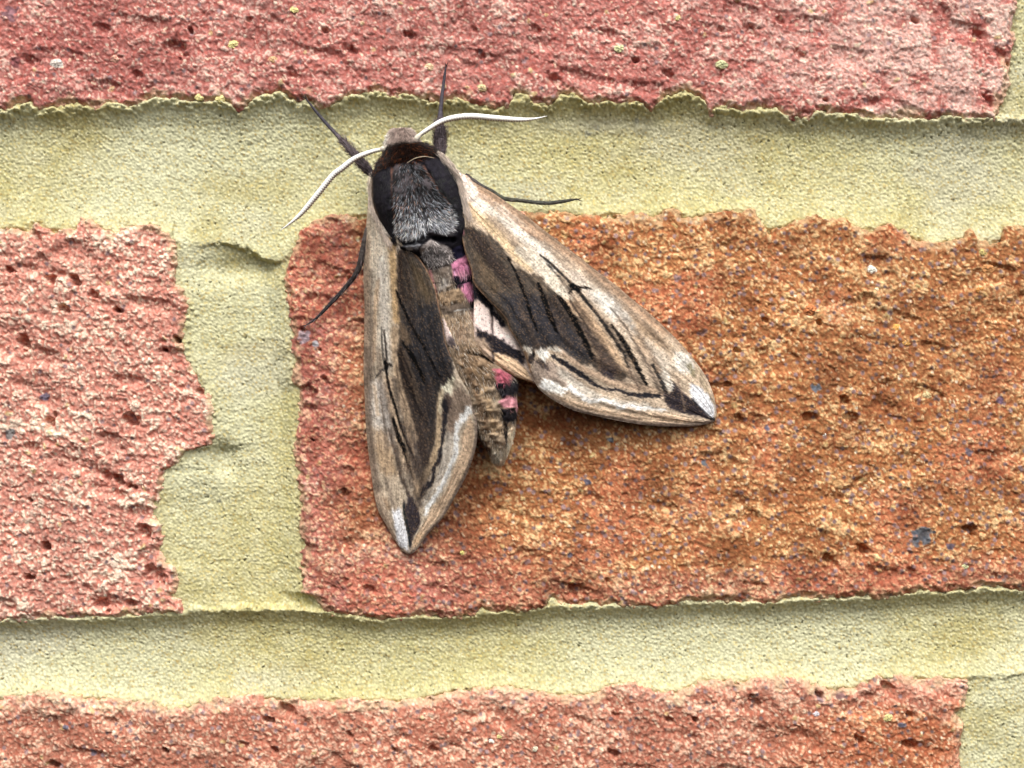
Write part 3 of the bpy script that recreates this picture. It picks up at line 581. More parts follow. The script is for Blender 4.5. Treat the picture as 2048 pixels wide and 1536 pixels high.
# streaks
RW.line((1017,515,1033,548,1046,580,1058,617,1070,649,1074,662), (2,3.2,3.6,3.6,3,2), BLK, 0.95, 0.9, 0.7)
RW.line((1077,567,1087,596,1100,632,1104,640,1112,661), (3,7,7,6,4), BLK, 0.98, 1, 0.8)
RW.line((1117,592,1127,605,1149,641,1170,682,1188,720), (3,7,8,8,4), BLK, 0.98, 1, 0.8)
RW.line((1140,600,1155,624,1170,647,1183,666), 2.4, rgb(54,46,42), 0.85, 1, 0.7)
RW.line((1106,590,1116,620,1128,648), 2.0, rgb(40,36,36), 0.6, 1, 0.7)
RW.line((1079,509,1100,525,1125,550,1146,571), (2,3,3.4,4), rgb(30,29,30), 0.93, 0.9, 0.7)
RW.line((1158,582,1170,600,1192,626,1213,656,1231,682,1248,707,1256,733), (5,4,4,4,4,4,2.4), rgb(28,27,28), 0.93, 0.9, 0.7)
RW.line((1094,527,1119,555,1140,580), 2.6, rgb(44,42,42), 0.8, 0.8, 0.6, 0.6)
RW.line((1142,570,1158,580), 7, BLK, 0.95, 1.4, 1.2); RW.line((1152,575,1166,574,1182,577), (4,3,1.4), BLK, 0.92, 0.9); RW.line((1146,576,1139,586), (4,3), BLK, 0.9, 1)
RW.line((1140,586,1150,600,1165,625,1180,650), 1.8, rgb(110,92,78), 0.6, 1, 0.8)
RW.line((1222,649,1237,669,1252,692,1267,720,1282,748,1293,769), (3,5,7,7,6,3), BLK, 0.97, 1, 1.0, 0.15)
RW.line((1223,617,1252,654,1273,690,1295,729,1308,755,1320,785), (1.8,2.2,2.4,2.6,3,3), rgb(84,74,66), 0.75, 1, 0.8)
RW.line((1306,729,1321,759,1331,784), (2.6,5,6), rgb(34,32,32), 0.92, 1.2, 1)
RW.line((1256,733,1268,758,1278,778), 2.4, rgb(84,70,62), 0.7, 1, 1)
RW.poly((1323,782,1334,788,1342,786,1347,764,1357,777,1368,786,1383,799,1402,816,1426,840,1395,832,1364,826,1338,816,1328,800), rgb(46,41,45), 0.97, 2.2, 1.5)
RW.line((1355,755,1362,783,1370,821), (3,3,3), rgb(130,110,94), 0.85, 1.2)
RW.line((1383,797,1402,814,1427,838), 3.4, rgb(24,26,30), 0.9, 1)
RW.poly((1383,768,1398,773,1417,791,1430,815,1428,836,1413,826,1395,808,1380,792), rgb(222,222,226), 0.96, 3, 1.5)
RW.line((1340,756,1346,774), 3, rgb(226,222,214), 0.6, 2)

# ---- hindwings
HW = Board(rgb(186,160,132))
HW.poly((940,555,960,570,1005,640,1070,730,1070,780,1020,760,980,730,940,690), rgb(220,196,182), 1, 2)
HW.poly((940,560,962,575,985,612,1012,652,1005,655,985,632,970,612,958,600,946,604), rgb(28,27,34), 0.97, 3, 3)
HW.poly((948,608,965,612,985,634,1005,656,1024,675,1040,705,1025,700,1000,684,975,672,950,660), rgb(244,222,214), 0.97, 3, 3)
HW.poly((950,655,968,662,985,670,1005,680,1030,697,1046,708,1050,732,1030,720,1008,710,985,705,970,694,955,692), rgb(30,28,34), 0.97, 3, 3)
HW.poly((952,674,970,678,984,700,986,728,966,715,950,700), rgb(186,160,136), 0.85, 5, 3)
HW.poly((988,706,1010,708,1035,722,1052,738,1066,765,1035,756,1006,738,988,728), rgb(222,190,156), 0.97, 3, 2)
HW.line((984,630,985,660,985,700,987,722), 2.6, rgb(60,52,52), 0.8, 1, 0.6)
HW.line((986,730,1006,739,1034,756,1064,765), 4, rgb(146,112,78), 0.8, 1.5, 0.6)
HW.poly((880,630,890,640,903,668,910,690,897,694,888,670), rgb(236,214,206), 1, 2)
HW.poly((893,672,904,672,915,690,926,705,930,722,918,716,905,704,898,690), rgb(96,86,88), 0.9, 3, 3)
HW.poly((900,705,918,712,930,722,928,740,912,728), rgb(196,172,148), 0.9, 3, 2)
HW.line((897,692,905,710,920,736), 3, rgb(34,30,30), 0.9, 1.2)  # dark of the gap beside the forewing, painted on the hindwing

# ---- body
BD = Board(rgb(142,124,104)); BD.bold = False
BD.poly((740,240,860,240,860,320,740,320), rgb(194,178,166), 1, 3)
BD.poly((776,262,800,254,826,262,832,278,800,284,780,288), rgb(176,156,146), 0.9, 5, 4)
BD.line((778,266,771,280,767,306), 8, rgb(226,218,204), 0.9, 4, 1)
BD.poly((762,310,778,288,800,282,840,282,856,290,876,304,880,330,820,330,780,330,750,352,742,348), rgb(22,14,11), 1, 4, 4)
BD.line((756,330,775,318,800,306,825,300,850,304,872,312), 9, rgb(28,18,14), 0.8, 5, 3)
BD.poly((744,350,760,330,790,318,840,316,875,308,900,334,915,356,922,385,928,410,937,452,926,480,928,515,900,530,860,490,800,500,786,496,762,450,745,400), rgb(36,34,40), 1, 4, 1)
BD.poly((784,334,800,324,830,322,846,330,862,354,877,380,896,402,908,420,914,446,906,474,870,472,850,480,800,486,790,462,788,430,784,380), rgb(74,68,70), 1, 3, 1)
BD.poly((790,420,905,410,912,446,904,472,868,470,848,480,803,486,792,462), rgb(96,94,98), 0.9, 12, 4)
BD.poly((800,450,845,440,845,475,806,484), rgb(160,162,166), 0.7, 8, 4); BD.poly((862,430,905,425,910,450,900,470,870,462), rgb(156,158,164), 0.7, 8, 4)
BD.line((784,334,783,380,786,420,789,455), 3, rgb(120,84,70), 0.8, 1.3, 1); BD.line((846,332,861,354,877,380,896,403), 3, rgb(120,84,70), 0.8, 1.3, 1)
BD.line((820,322,824,336,828,344), 4, rgb(22,20,22), 0.7, 2, 1)
BD.poly((786,494,800,486,850,482,860,472,905,478,926,460,932,512,905,524,860,535,838,520,810,510), rgb(22,20,24), 1, 3, 2)  # gap behind the thorax, its darkness painted in
BD.poly((806,488,840,484,838,500,815,500), rgb(150,150,154), 0.9, 3, 3)
BD.poly((841,496,862,477,905,500,906,520,862,536,842,515), rgb(156,146,142), 0.97, 2, 2)
BD.poly((905,498,927,488,932,511,906,522), rgb(30,28,46), 0.95, 2, 1)  # gap to the right of the scutellum, painted bluish black for its shade
BD.poly((850,540,903,524,908,566,876,584,862,566), rgb(132,118,106), 1, 3, 1.5)
BD.line((862,536,886,530,903,525), 5, rgb(62,46,36), 0.8, 2, 1)
BD.poly((878,560,892,556,898,570,882,580), rgb(206,200,194), 0.7, 4, 3)  # painted silver highlight on the grey plate
BD.line((896,535,898,562), 2, rgb(190,176,164), 0.6, 1)
BD.poly((902,526,934,509,946,556,926,560,908,558), rgb(212,136,166), 1, 1.5, 0.8)
BD.poly((908,542,938,538,944,556,926,558,909,556), rgb(226,176,188), 0.6, 5, 2)
BD.poly((904,551,925,554,948,548,950,566,930,572,912,575), rgb(26,24,34), 1.0, 1.5, 1.5)
BD.poly((914,571,946,563,952,592,938,598,922,583), rgb(214,138,168), 1, 1.5, 0.8)
BD.line((858,540,866,570,876,600), 7, rgb(206,140,140), 0.8, 2.5)
BD.poly((872,586,921,573,932,598,884,614,874,604), rgb(156,132,106), 0.97, 2.5, 1.5)
BD.line((876,606,905,608,934,600), 3, rgb(88,62,42), 0.7, 2, 1.5)
BD.poly((880,612,955,597,955,618,884,631), rgb(92,80,70), 0.95, 2.5, 1)
BD.poly((938,598,956,594,956,616,942,618), rgb(26,24,26), 0.95, 1.5); BD.line((910,622,928,619,948,619), 3, rgb(206,204,198), 0.7, 1.5, 1)  # black side mark; the pale stroke is a painted highlight
BD.poly((884,630,955,618,958,690,900,690), rgb(166,144,120), 0.97, 3, 1.5)
BD.poly((940,620,958,618,958,645,944,642), rgb(204,150,150), 0.6, 4)
BD.line((920,630,922,680), 2, rgb(120,92,68), 0.6, 1.5); BD.poly((905,650,940,655,936,680,912,680), rgb(140,118,100), 0.6, 6, 3)
BD.poly((900,688,960,690,985,720,985,760,930,760), rgb(136,112,88), 0.8, 7, 4)
BD.line((935,705,960,708,985,722), (3,7,8), rgb(34,26,22), 0.85, 2.5, 1.5)  # shaded crack below the hindwing ends, painted dark along its groove
BD.poly((984,738,1000,738,1024,748,1012,768,992,766), rgb(180,98,112), 1, 2, 1)
BD.poly((988,768,1012,766,1036,754,1036,784,1004,796), rgb(30,27,32), 1, 1.8, 1.5)
BD.line((995,780,1010,776), 3, rgb(84,76,72), 0.5, 1.5)
BD.poly((997,803,1014,791,1038,794,1038,814,1008,815), rgb(206,142,150), 1, 1.8, 1.2)
BD.poly((1000,818,1036,815,1036,836,1016,846,1014,890,1008,870,1006,840), rgb(30,27,30), 1, 1.8, 1.5)
BD.line((950,735,965,770,980,820,990,860), 14, rgb(176,146,110), 0.5, 7, 4)
BD.line((940,740,950,780,965,830,972,860), 9, rgb(110,84,62), 0.6, 6, 3)
BD.line((968,815,974,840,978,860), 3, rgb(66,50,40), 0.6, 2, 1); BD.line((953,750,958,780), 3, rgb(80,60,48), 0.5, 2, 1)
BD.poly((985,790,998,795,1000,812,985,806), rgb(190,174,152), 0.6, 4, 3)
BD.line((978,850,996,850,1006,850), 10, rgb(176,150,120), 0.6, 5, 3); BD.line((960,862,985,866,1000,868), 8, rgb(160,140,116), 0.7, 4, 3)
BD.poly((1016,850,1034,848,1034,880,1020,905,1013,908,1014,880), rgb(222,200,170), 1, 2, 1)
BD.poly((978,896,1010,895,1008,935,984,932), rgb(170,158,140), 0.9, 4, 3)
BD.line((992,910,996,918), 6, rgb(110,110,100), 0.7, 3); BD.line((1003,905,1002,926), 4, rgb(212,192,168), 0.8, 2)
BD.line((958,876,978,902), 7, rgb(60,40,30), 0.7, 3)  # shadow on the left flank near the tip, painted into the colour

# relief of the body (red channel, mm)
RL = Board(np.zeros(3)); RL.bold = False
def groove(pts, wd, d): RL.line(pts, wd, np.array([d, 0, 0]), 1.0, 4, 1)
groove((784,334,783,380,786,420,790,460,798,494), 4, -0.7); groove((846,330,862,354,877,380,896,402,908,420,914,446), 4, -0.7)
groove((792,488,815,486,842,482,858,472,880,478,905,480), 8, -1.3)
groove((862,537,886,531,903,525), 3, -0.6); groove((868,570,905,566,948,560), 2, -0.2)
groove((874,586,921,573), 2, -0.3); groove((880,612,948,599), 4, -0.4); groove((935,705,960,708,985,724), 6, -0.9)
groove((985,768,1034,756), 3, -0.3); groove((990,800,1036,790), 3, -0.3); groove((960,862,1000,864,1030,850), 3, -0.4)
groove((748,345,790,324,840,316,876,308), 4, -0.5)
groove((836,380,846,420,852,450,858,478), 5, -0.9)

# ------------------------------------------------------------------ the moth
moth = bpy.data.objects.new('moth', None); C.collection.objects.link(moth)
moth.location = tuple(W(np.array(860.), np.array(430.), 0.0)); MOFF = np.array(moth.location)
moth['label'] = 'large grey brown hawk moth with pink banded abdomen resting head up on the brick wall'
moth['category'] = 'moth'

def resample(P, n, power=1.0):
    P = L(*P) if not isinstance(P, np.ndarray) else P
    # smooth with Catmull-Rom, then space evenly
    Q = np.vstack([2 * P[0] - P[1], P, 2 * P[-1] - P[-2]]); out = []
    for i in range(1, len(Q) - 2):
        t = np.linspace(0, 1, 12, endpoint=False)[:, None]
        a, b, c_, d = Q[i - 1], Q[i], Q[i + 1], Q[i + 2]
        out.append(0.5 * ((2 * b) + (-a + c_) * t + (2 * a - 5 * b + 4 * c_ - d) * t ** 2 + (-a + 3 * b - 3 * c_ + d) * t ** 3))
    out = np.vstack(out + [P[-1:]])
    s = np.concatenate([[0], np.cumsum(np.hypot(*np.diff(out, axis=0)[:, :2].T))])
    u = np.linspace(0, 1, n) ** power * s[-1]
    return np.stack([np.interp(u, s, out[:, k]) for k in range(P.shape[1])], -1)

def shell(name, X, Y, Hh, thick, col, mat, parent):
    """closed thin body from a structured sheet: upper face, lower face, rim"""
    nr, nc = X.shape
    top = W(X, Y, Hh); bot = W(X, Y, Hh - thick)
    co = np.vstack([top.reshape(-1, 3), bot.reshape(-1, 3)]) - MOFF
    q = grid_quads(nr, nc); n = nr * nc
    # orientation: make the upper face look at the camera (-Y)
    a, b, c_ = top.reshape(-1, 3)[q[len(q) // 2, :3]]
    if np.cross(b - a, c_ - a)[1] > 0: q = q[:, ::-1]
    i = np.arange(n).reshape(nr, nc)
    ring = np.concatenate([i[0, :-1], i[:-1, -1], i[-1, :0:-1], i[:0:-1, 0]])
    nxt = np.roll(ring, -1)
    rim = np.stack([ring, nxt, nxt + n, ring + n], -1)
    col2 = np.vstack([col.reshape(-1, 3), col.reshape(-1, 3) * 0.9])
    return mesh_np(name, co, np.vstack([q, q[:, ::-1] + n, rim]), col2, mat, parent)

def wing(name, Cp, Tp, hC, hT, camber, board, seed, parent, ntt=360, nuu=170, thick=0.22, veins=(), power=1.0, nz=1.0):
    Cc = resample(Cp, ntt); Tt = resample(Tp, ntt)
    t = np.linspace(0, 1, ntt)[:, None]; u = np.linspace(0, 1, nuu)[None, :]
    X = Cc[:, :1] * (1 - u) + Tt[:, :1] * u; Y = Cc[:, 1:2] * (1 - u) + Tt[:, 1:2] * u
    hc = np.interp(t, *hC); ht = np.interp(t, *hT)
    su = u ** power
    Hh = hc * (1 - su) + ht * su + camber * np.sin(np.pi * np.clip(u, 0, 1)) ** 0.8 * (1 - t ** 4)
    wd = np.hypot(Tt[:, :1] - Cc[:, :1], Tt[:, 1:2] - Cc[:, 1:2])       # px across
    edge = np.minimum(u * wd, (1 - u) * wd)
    Hh = Hh - 0.45 * np.exp(-edge / 5.0)
    # fluting between the veins, and fine scale relief
    fl = fbm(t * 5.0 + 0 * u, u * 16 + t * 2.0, 1.0, seed + 1, 2) - 0.5
    Hh = Hh + 0.45 * fl * np.clip(wd / 120, 0, 1) + 0.12 * (fbm(t * 40 + 0 * u, u * 55 + 0 * t, 1.0, seed + 3, 2) - 0.5) + 0.05 * (vn(X, Y, 3.2, seed + 5) - 0.5)
    for vp, dep in veins:
        V = resample(vp, 60)
        dm = np.full(X.shape, 1e9)
        for k in range(0, 60): dm = np.minimum(dm, np.hypot(X - V[k, 0], Y - V[k, 1]))
        Hh = Hh + dep * np.exp(-(dm / 4.0) ** 2)
    # scale rows feather every boundary along the run of the wing
    tx, ty = np.gradient(X, axis=0), np.gradient(Y, axis=0); tl = np.hypot(tx, ty) + 1e-6
    fe = (fbm(t * 12 + 0 * u, u * 75, 1.0, seed + 21, 2) - 0.5) * 17 * nz * np.clip(edge / 14, 0, 1) + (fbm(X, Y, 7, seed + 23, 2) - 0.5) * 5
    col = board.get(X + tx / tl * fe, Y + ty / tl * fe) * 0.62 + board.get(X + (vn(X, Y, 4, seed + 25) - .5) * 3, Y + (vn(X, Y, 4, seed + 27) - .5) * 3) * 0.38
    st = fbm(t * 26 + 0 * u, u * 150 + t * 8, 1.0, seed + 7, 3) - 0.5
    st2 = fbm(X, Y, 22, seed + 9, 3) - 0.5; sp = vn(X, Y, 3.0, seed + 11) - 0.5
    sp2 = hsh((X / 2.1).astype(int), (Y / 2.1).astype(int), seed + 13)
    lum = 1 + 0.34 * st + 0.30 * st2 + 0.34 * sp
    lum = 1 + (lum - 1) * nz; col = col * np.clip(lum, 0.4, 1.6)[..., None]
    dark = 1 - sm(0.2, 0.5, col.mean(-1))
    col = mix(col, rgb(136,108,84) * np.ones_like(col), (sp2 > 0.86) * (0.10 + 0.34 * dark))
    col = mix(col, rgb(58,50,48) * np.ones_like(col), (sp2 < 0.07) * (1 - dark) * 0.35)
    return shell(name, X, Y, Hh, thick, col, M_wing, parent)

LC = (752,336,744,352,738,385,734,430,728,500,727,560,729,620,728,680,727,740,729,790,731,840,734,880,742,946,753,1012,773,1052,790,1081,806,1103,816,1109)
LT = (790,400,800,470,812,500,828,502,846,527,858,548,871,579,877,608,883,637,892,687,902,712,919,753,933,777,944,804,953,835,955,868,950,902,935,946,912,990,886,1035,855,1069,833,1101,817,1110)
RC = (872,303,899,323,917,343,936,352,948,364,985,385,1017,407,1056,434,1100,469,1150,507,1192,540,1233,571,1267,600,1299,626,1331,656,1364,690,1389,720,1413,755,1428,793,1433,826,1430,841)
RT = (890,390,905,430,919,457,923,475,931,507,942,538,948,567,973,596,996,619,1012,638,1020,660,1033,679,1048,707,1061,746,1074,772,1091,789,1117,806,1149,821,1192,832,1246,843,1299,851,1364,854,1407,850,1429,843)
wing('forewing', LC, LT, ([0, .15, .4, .8, 1], [6.5, 4.5, 2.2, 1.6, 1.6]), ([0, .2, .45, .62, .85, 1], [9.5, 10.6, 10.1, 7.6, 3.2, 1.6]), 1.3, LW, 900, moth, 360, 140, power=0.9,
     veins=[((792,579,825,654,852,702,880,750), .12), ((771,735,792,820,826,911), .1), ((797,706,821,781,842,830,868,930), -.12), ((750,600,748,760,762,900), .12)])
wing('forewing', RC, RT, ([0, .15, .4, .8, 1], [7.5, 5.0, 2.2, 1.6, 1.4]), ([0, .2, .42, .55, .85, 1], [9.5, 10.3, 9.4, 7.4, 3.2, 1.4]), 1.1, RW, 950, moth, 380, 170,
     veins=[((1017,515,1046,580,1074,662), .12), ((1079,509,1146,571,1213,656,1256,733), .12), ((1117,592,1149,641,1188,720,1240,760), -.12), ((1046,457,1119,507,1200,580,1300,690), .14), ((1223,617,1273,690,1320,785), .1)])
# hindwings: the strip seen between abdomen and forewing, running on underneath the forewing
HCr = (950,556,990,590,1040,650,1085,700,1110,745,1100,772); HTr = (944,560,948,600,947,650,953,690,978,718,1006,738,1034,755,1070,768)
wing('hindwing', HCr, HTr, ([0, 1], [7.4, 5.6]), ([0, .3, .6, 1], [8.8, 9.0, 8.7, 6.0]), 0.1, HW, 970, moth, 130, 70, 0.15, nz=0.35,
     veins=[((984,630,985,700,987,722), -.35)])
HCl = (876,600,870,640,872,690,888,735,905,760); HTl = (880,615,890,640,903,668,914,690,928,712,930,742)
wing('hindwing', HCl, HTl, ([0, 1], [8.0, 6.6]), ([0, .5, 1], [9.4, 9.9, 8.6]), 0.1, HW, 980, moth, 80, 40, 0.15, nz=0.35)

# ---- body as one continuous loft
BL = L(800,255,789,258,778,266,771,282,762,312,750,334,744,352,743,386,749,420,763,450,785,494,815,515,838,545,850,585,858,625,870,670,886,720,903,762,920,805,937,842,957,874,974,900,986,922,992,930)
BR_ = L(806,255,816,257,828,266,840,284,866,299,886,314,903,334,915,356,922,385,929,412,937,450,934,490,944,530,947,570,951,610,957,650,970,692,1000,728,1032,759,1034,800,1034,828,1030,858,1020,898,1004,931)
bs = np.linspace(0, 1, len(BL))
htop = np.array([5.5,6.8,7.8,8.6,10.2,11.6,12.6,13.4,13.6,13.2,12.4,11.0,10.2,9.7,9.4,9.3,9.2,9.0,8.7,8.0,7.2,6.2,5.0,3.6])
hbot = np.array([4.4,3.2,2.4,2.0,1.4,1.0,.7,.6,.6,.7,.9,1.1,1.3,1.4,1.4,1.4,1.3,1.2,1.2,1.3,1.4,1.6,2.0,3.0])
NS, NA = 420, 150
BLr = resample(np.column_stack([BL, htop, hbot]), NS); BRr = resample(BR_, NS)
th = np.linspace(0, 2 * np.pi, NA, endpoint=False)
def body_pt(s_i, theta, relief=True):
    """s_i float row index, theta angle (0 = right, pi/2 = top)"""
    i0 = np.clip(s_i, 0, NS - 1)
    g = lambda A, k: np.interp(i0, np.arange(NS), A[:, k])
    lx, ly, tp, bt = g(BLr, 0), g(BLr, 1), g(BLr, 2), g(BLr, 3); rx, ry = g(BRr, 0), g(BRr, 1)
    cx, cy = (lx + rx) / 2, (ly + ry) / 2; dx, dy = (rx - lx) / 2, (ry - ly) / 2
    cth, sth = np.cos(theta), np.sin(theta)
    e = 0.92
    cc_, ss_ = np.sign(cth) * np.abs(cth) ** e, np.sign(sth) * np.abs(sth) ** e
    X = cx + dx * cc_; Y = cy + dy * cc_
    seg = 0.0
    Hh = (tp + bt) / 2 + (tp - bt) / 2 * ss_
    if relief: Hh = Hh + RL.get(X, Y)[..., 0] * np.clip(ss_ * 2, 0, 1)
    return X, Y, Hh
SI, TH = np.meshgrid(np.arange(NS) * 1.0, th, indexing='ij')
X, Y, Hh = body_pt(SI, TH)
Hh = Hh + (fbm(X, Y, 13, 1201, 3) - 0.5) * (0.7 + 0.9 * sm(690, 760, Y)) * np.clip(np.sin(TH) * 2, 0, 1)
col = BD.get(X, Y) * (0.78 + 0.44 * fbm(X, Y * 0.5, 5, 1203, 3))[..., None]
co = W(X, Y, Hh).reshape(-1, 3) - MOFF
idx = np.arange(NS * NA).reshape(NS, NA); nx = np.roll(idx, -1, 1)
bq = np.stack([idx[:-1], nx[:-1], nx[1:], idx[1:]], -1).reshape(-1, 4)
caps = [(idx[0, 0], idx[0, k + 1], idx[0, k]) for k in range(1, NA - 1)] + [(idx[-1, 0], idx[-1, k], idx[-1, k + 1]) for k in range(1, NA - 1)]
body = mesh_np('body', co, bq, col.reshape(-1, 3), M_fur, moth, tris=caps)

# ---- fur: tapered, bent, three-sided hairs
def hairs(name, base, d, up, length, width, col, parent, curl=0.0, mat=None):
    """base (n,3) world; d (n,3) unit direction along the skin; up (n,3) lift direction"""
    n = len(base); length = length[:, None] * 0.001; width = width[:, None] * 0.001
    side = np.cross(d, up); side /= np.linalg.norm(side, axis=1)[:, None] + 1e-9
    rows = []
    for k, (f, wk, lift) in enumerate(((0, 1.0, 0.0), (0.5, 0.75, 0.22), (1.0, 0.12, 0.30 - curl))):
        c0 = base + d * length * f + up * length * lift
        rows += [c0 - side * width * wk * 0.5, c0 + side * width * wk * 0.5, c0 + up * width * wk * 0.6]
    co = np.stack(rows, 1).reshape(-1, 3)
    o = (np.arange(n) * 9)[:, None]; qs = []
    for k in (0, 3):
        for a, b in ((0, 1), (1, 2), (2, 0)):
            qs.append(np.stack([o[:, 0] + k + a, o[:, 0] + k + b, o[:, 0] + k + 3 + b, o[:, 0] + k + 3 + a], -1))
    q = np.vstack(qs); c9 = np.repeat(col, 9, axis=0)
    h = mesh_np(name, co, q, c9, mat or M_hair, parent, smooth=False); h['kind'] = 'stuff'
    return h
def fur_on_body(name, n, i_range, th_range, flow, length, width, tone, parent, accept=None, seed=1, lift=1.0):
    r = np.random.default_rng(seed)
    si = r.uniform(i_range[0], i_range[1], n); tt = r.uniform(th_range[0], th_range[1], n)
    X, Y, Hh = body_pt(si, tt)
    if accept is not None:
        k = accept(X, Y, r); si, tt, X, Y, Hh = si[k], tt[k], X[k], Y[k], Hh[k]
    m = len(X)
    p0 = W(X, Y, Hh) - MOFF
    X1, Y1, H1 = body_pt(si + 2, tt, False); X0, Y0, H0 = body_pt(si, tt, False)
    along = (W(X1, Y1, H1) - W(X0, Y0, H0)); along /= np.linalg.norm(along, axis=1)[:, None]
    X2, Y2, H2 = body_pt(si, tt + 0.05, False); ac = W(X2, Y2, H2) - W(X0, Y0, H0); ac /= np.linalg.norm(ac, axis=1)[:, None]
    nrm = np.cross(along, ac); nrm /= np.linalg.norm(nrm, axis=1)[:, None]
    nrm = np.where((nrm[:, 1] > 0)[:, None], -nrm, nrm)
    f = flow(X, Y, r)[:, None] if flow is not None else 0.0
    d = along * np.cos(f) + ac * np.sin(f); d += r.normal(0, 0.10, d.shape); d /= np.linalg.norm(d, axis=1)[:, None]
    col = tone(X, Y, r)
    ln = r.uniform(*length, m); wd = r.uniform(*width, m)
    return hairs(name, p0 - nrm * 0.0001, d, nrm * lift, ln, wd, col, parent)
def inpoly(P, X, Y):
    ins = np.zeros(X.shape, bool); n = len(P)
    for k in range(n):
        p, q_ = P[k], P[(k + 1) % n]
        if p[1] != q_[1]: ins ^= ((p[1] > Y) != (q_[1] > Y)) & (X < (q_[0] - p[0]) * (Y - p[1]) / (q_[1] - p[1]) + p[0])
    return ins
row = lambda yy: float(np.interp(yy, ((BLr[:, 1] + BRr[:, 1]) / 2), np.arange(NS)))
THX = L(788,338,805,326,830,324,843,332,858,354,873,380,892,402,904,420,910,446,903,460,884,464,868,458,860,452,846,466,826,474,804,474,792,462,791,430,787,380)
def tone_th(X, Y, r):
    v = r.random(len(X)); s = sm(370, 460, Y)
    b = np.where(v < 0.28 + 0.5 * s, 0.42 + 0.98 * r.random(len(X)) * (0.12 + 0.88 * s), 0.10 + 0.10 * r.random(len(X)))
    c = b[:, None] * np.array([0.97, 0.99, 1.03]); k = r.random(len(X)) < 0.14
    c[k] = b[k][:, None] * np.array([1.12, 0.92, 0.82]); return c
def flow_th(X, Y, r):
    mid = np.interp(Y, [330, 480], [812, 858]); return -(X - mid) / 60.0 * 0.95 + r.normal(0, 0.22, len(X)) + 0.5 * np.exp(-((X - mid) / 9.0) ** 2) * 0
fur_on_body('thorax_hair', 12000, (row(322), row(482)), (0.3, 2.85), flow_th, (0.5, 1.1), (0.07, 0.12), tone_th, body, lambda X, Y, r: inpoly(THX, X, Y) & (r.random(len(X)) < 0.75 + 0.25 * sm(360, 430, Y)), 11)
SC = L(843,498,862,480,903,501,904,518,864,532,845,515)
fur_on_body('thorax_hair', 2200, (row(476), row(536)), (0.2, 2.9), lambda X, Y, r: r.normal(0, 0.6, len(X)), (0.7, 1.2), (0.06, 0.11),
            lambda X, Y, r: (0.32 + 0.66 * r.random(len(X)) ** 1.5)[:, None] * np.array([1.0, 0.95, 0.93]), body, lambda X, Y, r: inpoly(SC, X, Y), 12, 1.4)
TL = L(746,352,762,332,782,334,781,380,784,430,788,460,794,492,786,492,764,448,747,405)
TRg = L(850,326,872,308,898,334,913,356,920,385,926,410,934,450,918,456,914,430,905,408,896,398,880,378,864,350)
fur_on_body('tegula_hair', 9000, (row(318), row(478)), (0.02, 3.12), lambda X, Y, r: r.normal(0, 0.15, len(X)), (0.6, 1.2), (0.05, 0.08),
            lambda X, Y, r: (0.05 + 0.06 * r.random(len(X)) + 0.07 * sm(400, 460, Y))[:, None] * np.array([1.0, 0.98, 1.08]), body, lambda X, Y, r: inpoly(TL, X, Y) | inpoly(TRg, X, Y), 13, 0.5)
CO = L(750,345,764,312,780,290,800,285,840,284,856,292,876,306,840,322,790,326)
def tone_co(X, Y, r):
    v = r.random(len(X)); c = np.where((v < 0.55)[:, None], rgb(16,12,11), rgb(48,27,18)); c[v > 0.90] = rgb(120,68,38); return c * (0.7 + 0.5 * r.random(len(X)))[:, None]
fur_on_body('collar_hair', 4200, (row(282), row(332)), (0.1, 3.04), lambda X, Y, r: r.normal(0, 0.5, len(X)), (0.8, 1.7), (0.06, 0.10), tone_co, body, lambda X, Y, r: inpoly(CO, X, Y), 14, 1.3)
def tone_hd(X, Y, r): return BD.get(X, Y) * (0.6 + 0.6 * r.random(len(X)))[:, None]
fur_on_body('head_hair', 2600, (4, row(290)), (0.1, 3.04), lambda X, Y, r: r.normal(0, 0.5, len(X)), (0.5, 1.1), (0.05, 0.09), tone_hd, body, None, 15, 1.2)
def tone_ab(X, Y, r):
    b = BD.get(X, Y); c = b * (0.55 + 0.5 * r.random(len(X)) + 0.5 * fbm(X, Y, 9, 77, 2))[:, None]
    k = (r.random(len(X)) < 0.16) & (b.mean(-1) > 0.33) & (b[:, 0] - b[:, 1] < 0.16); c[k] = rgb(212,200,184)
    k = (r.random(len(X)) < 0.14); c[k] *= 0.55
    return c
fur_on_body('abdomen_hair', 9000, (row(528), NS - 6), (0.05, 3.1), lambda X, Y, r: r.normal(0, 0.22, len(X)), (0.6, 1.3), (0.05, 0.09),
            tone_ab, body, None, 16, 0.7)
# tuft at the tip of the abdomen
fur_on_body('tail_hair', 500, (NS - 26, NS - 2), (0.2, 2.9), lambda X, Y, r: r.normal(0, 0.3, len(X)), (0.8, 1.4), (0.05, 0.09),
            lambda X, Y, r: rgb(196,178,152) * (0.7 + 0.45 * r.random(len(X)))[:, None], body, None, 17, 0.5)

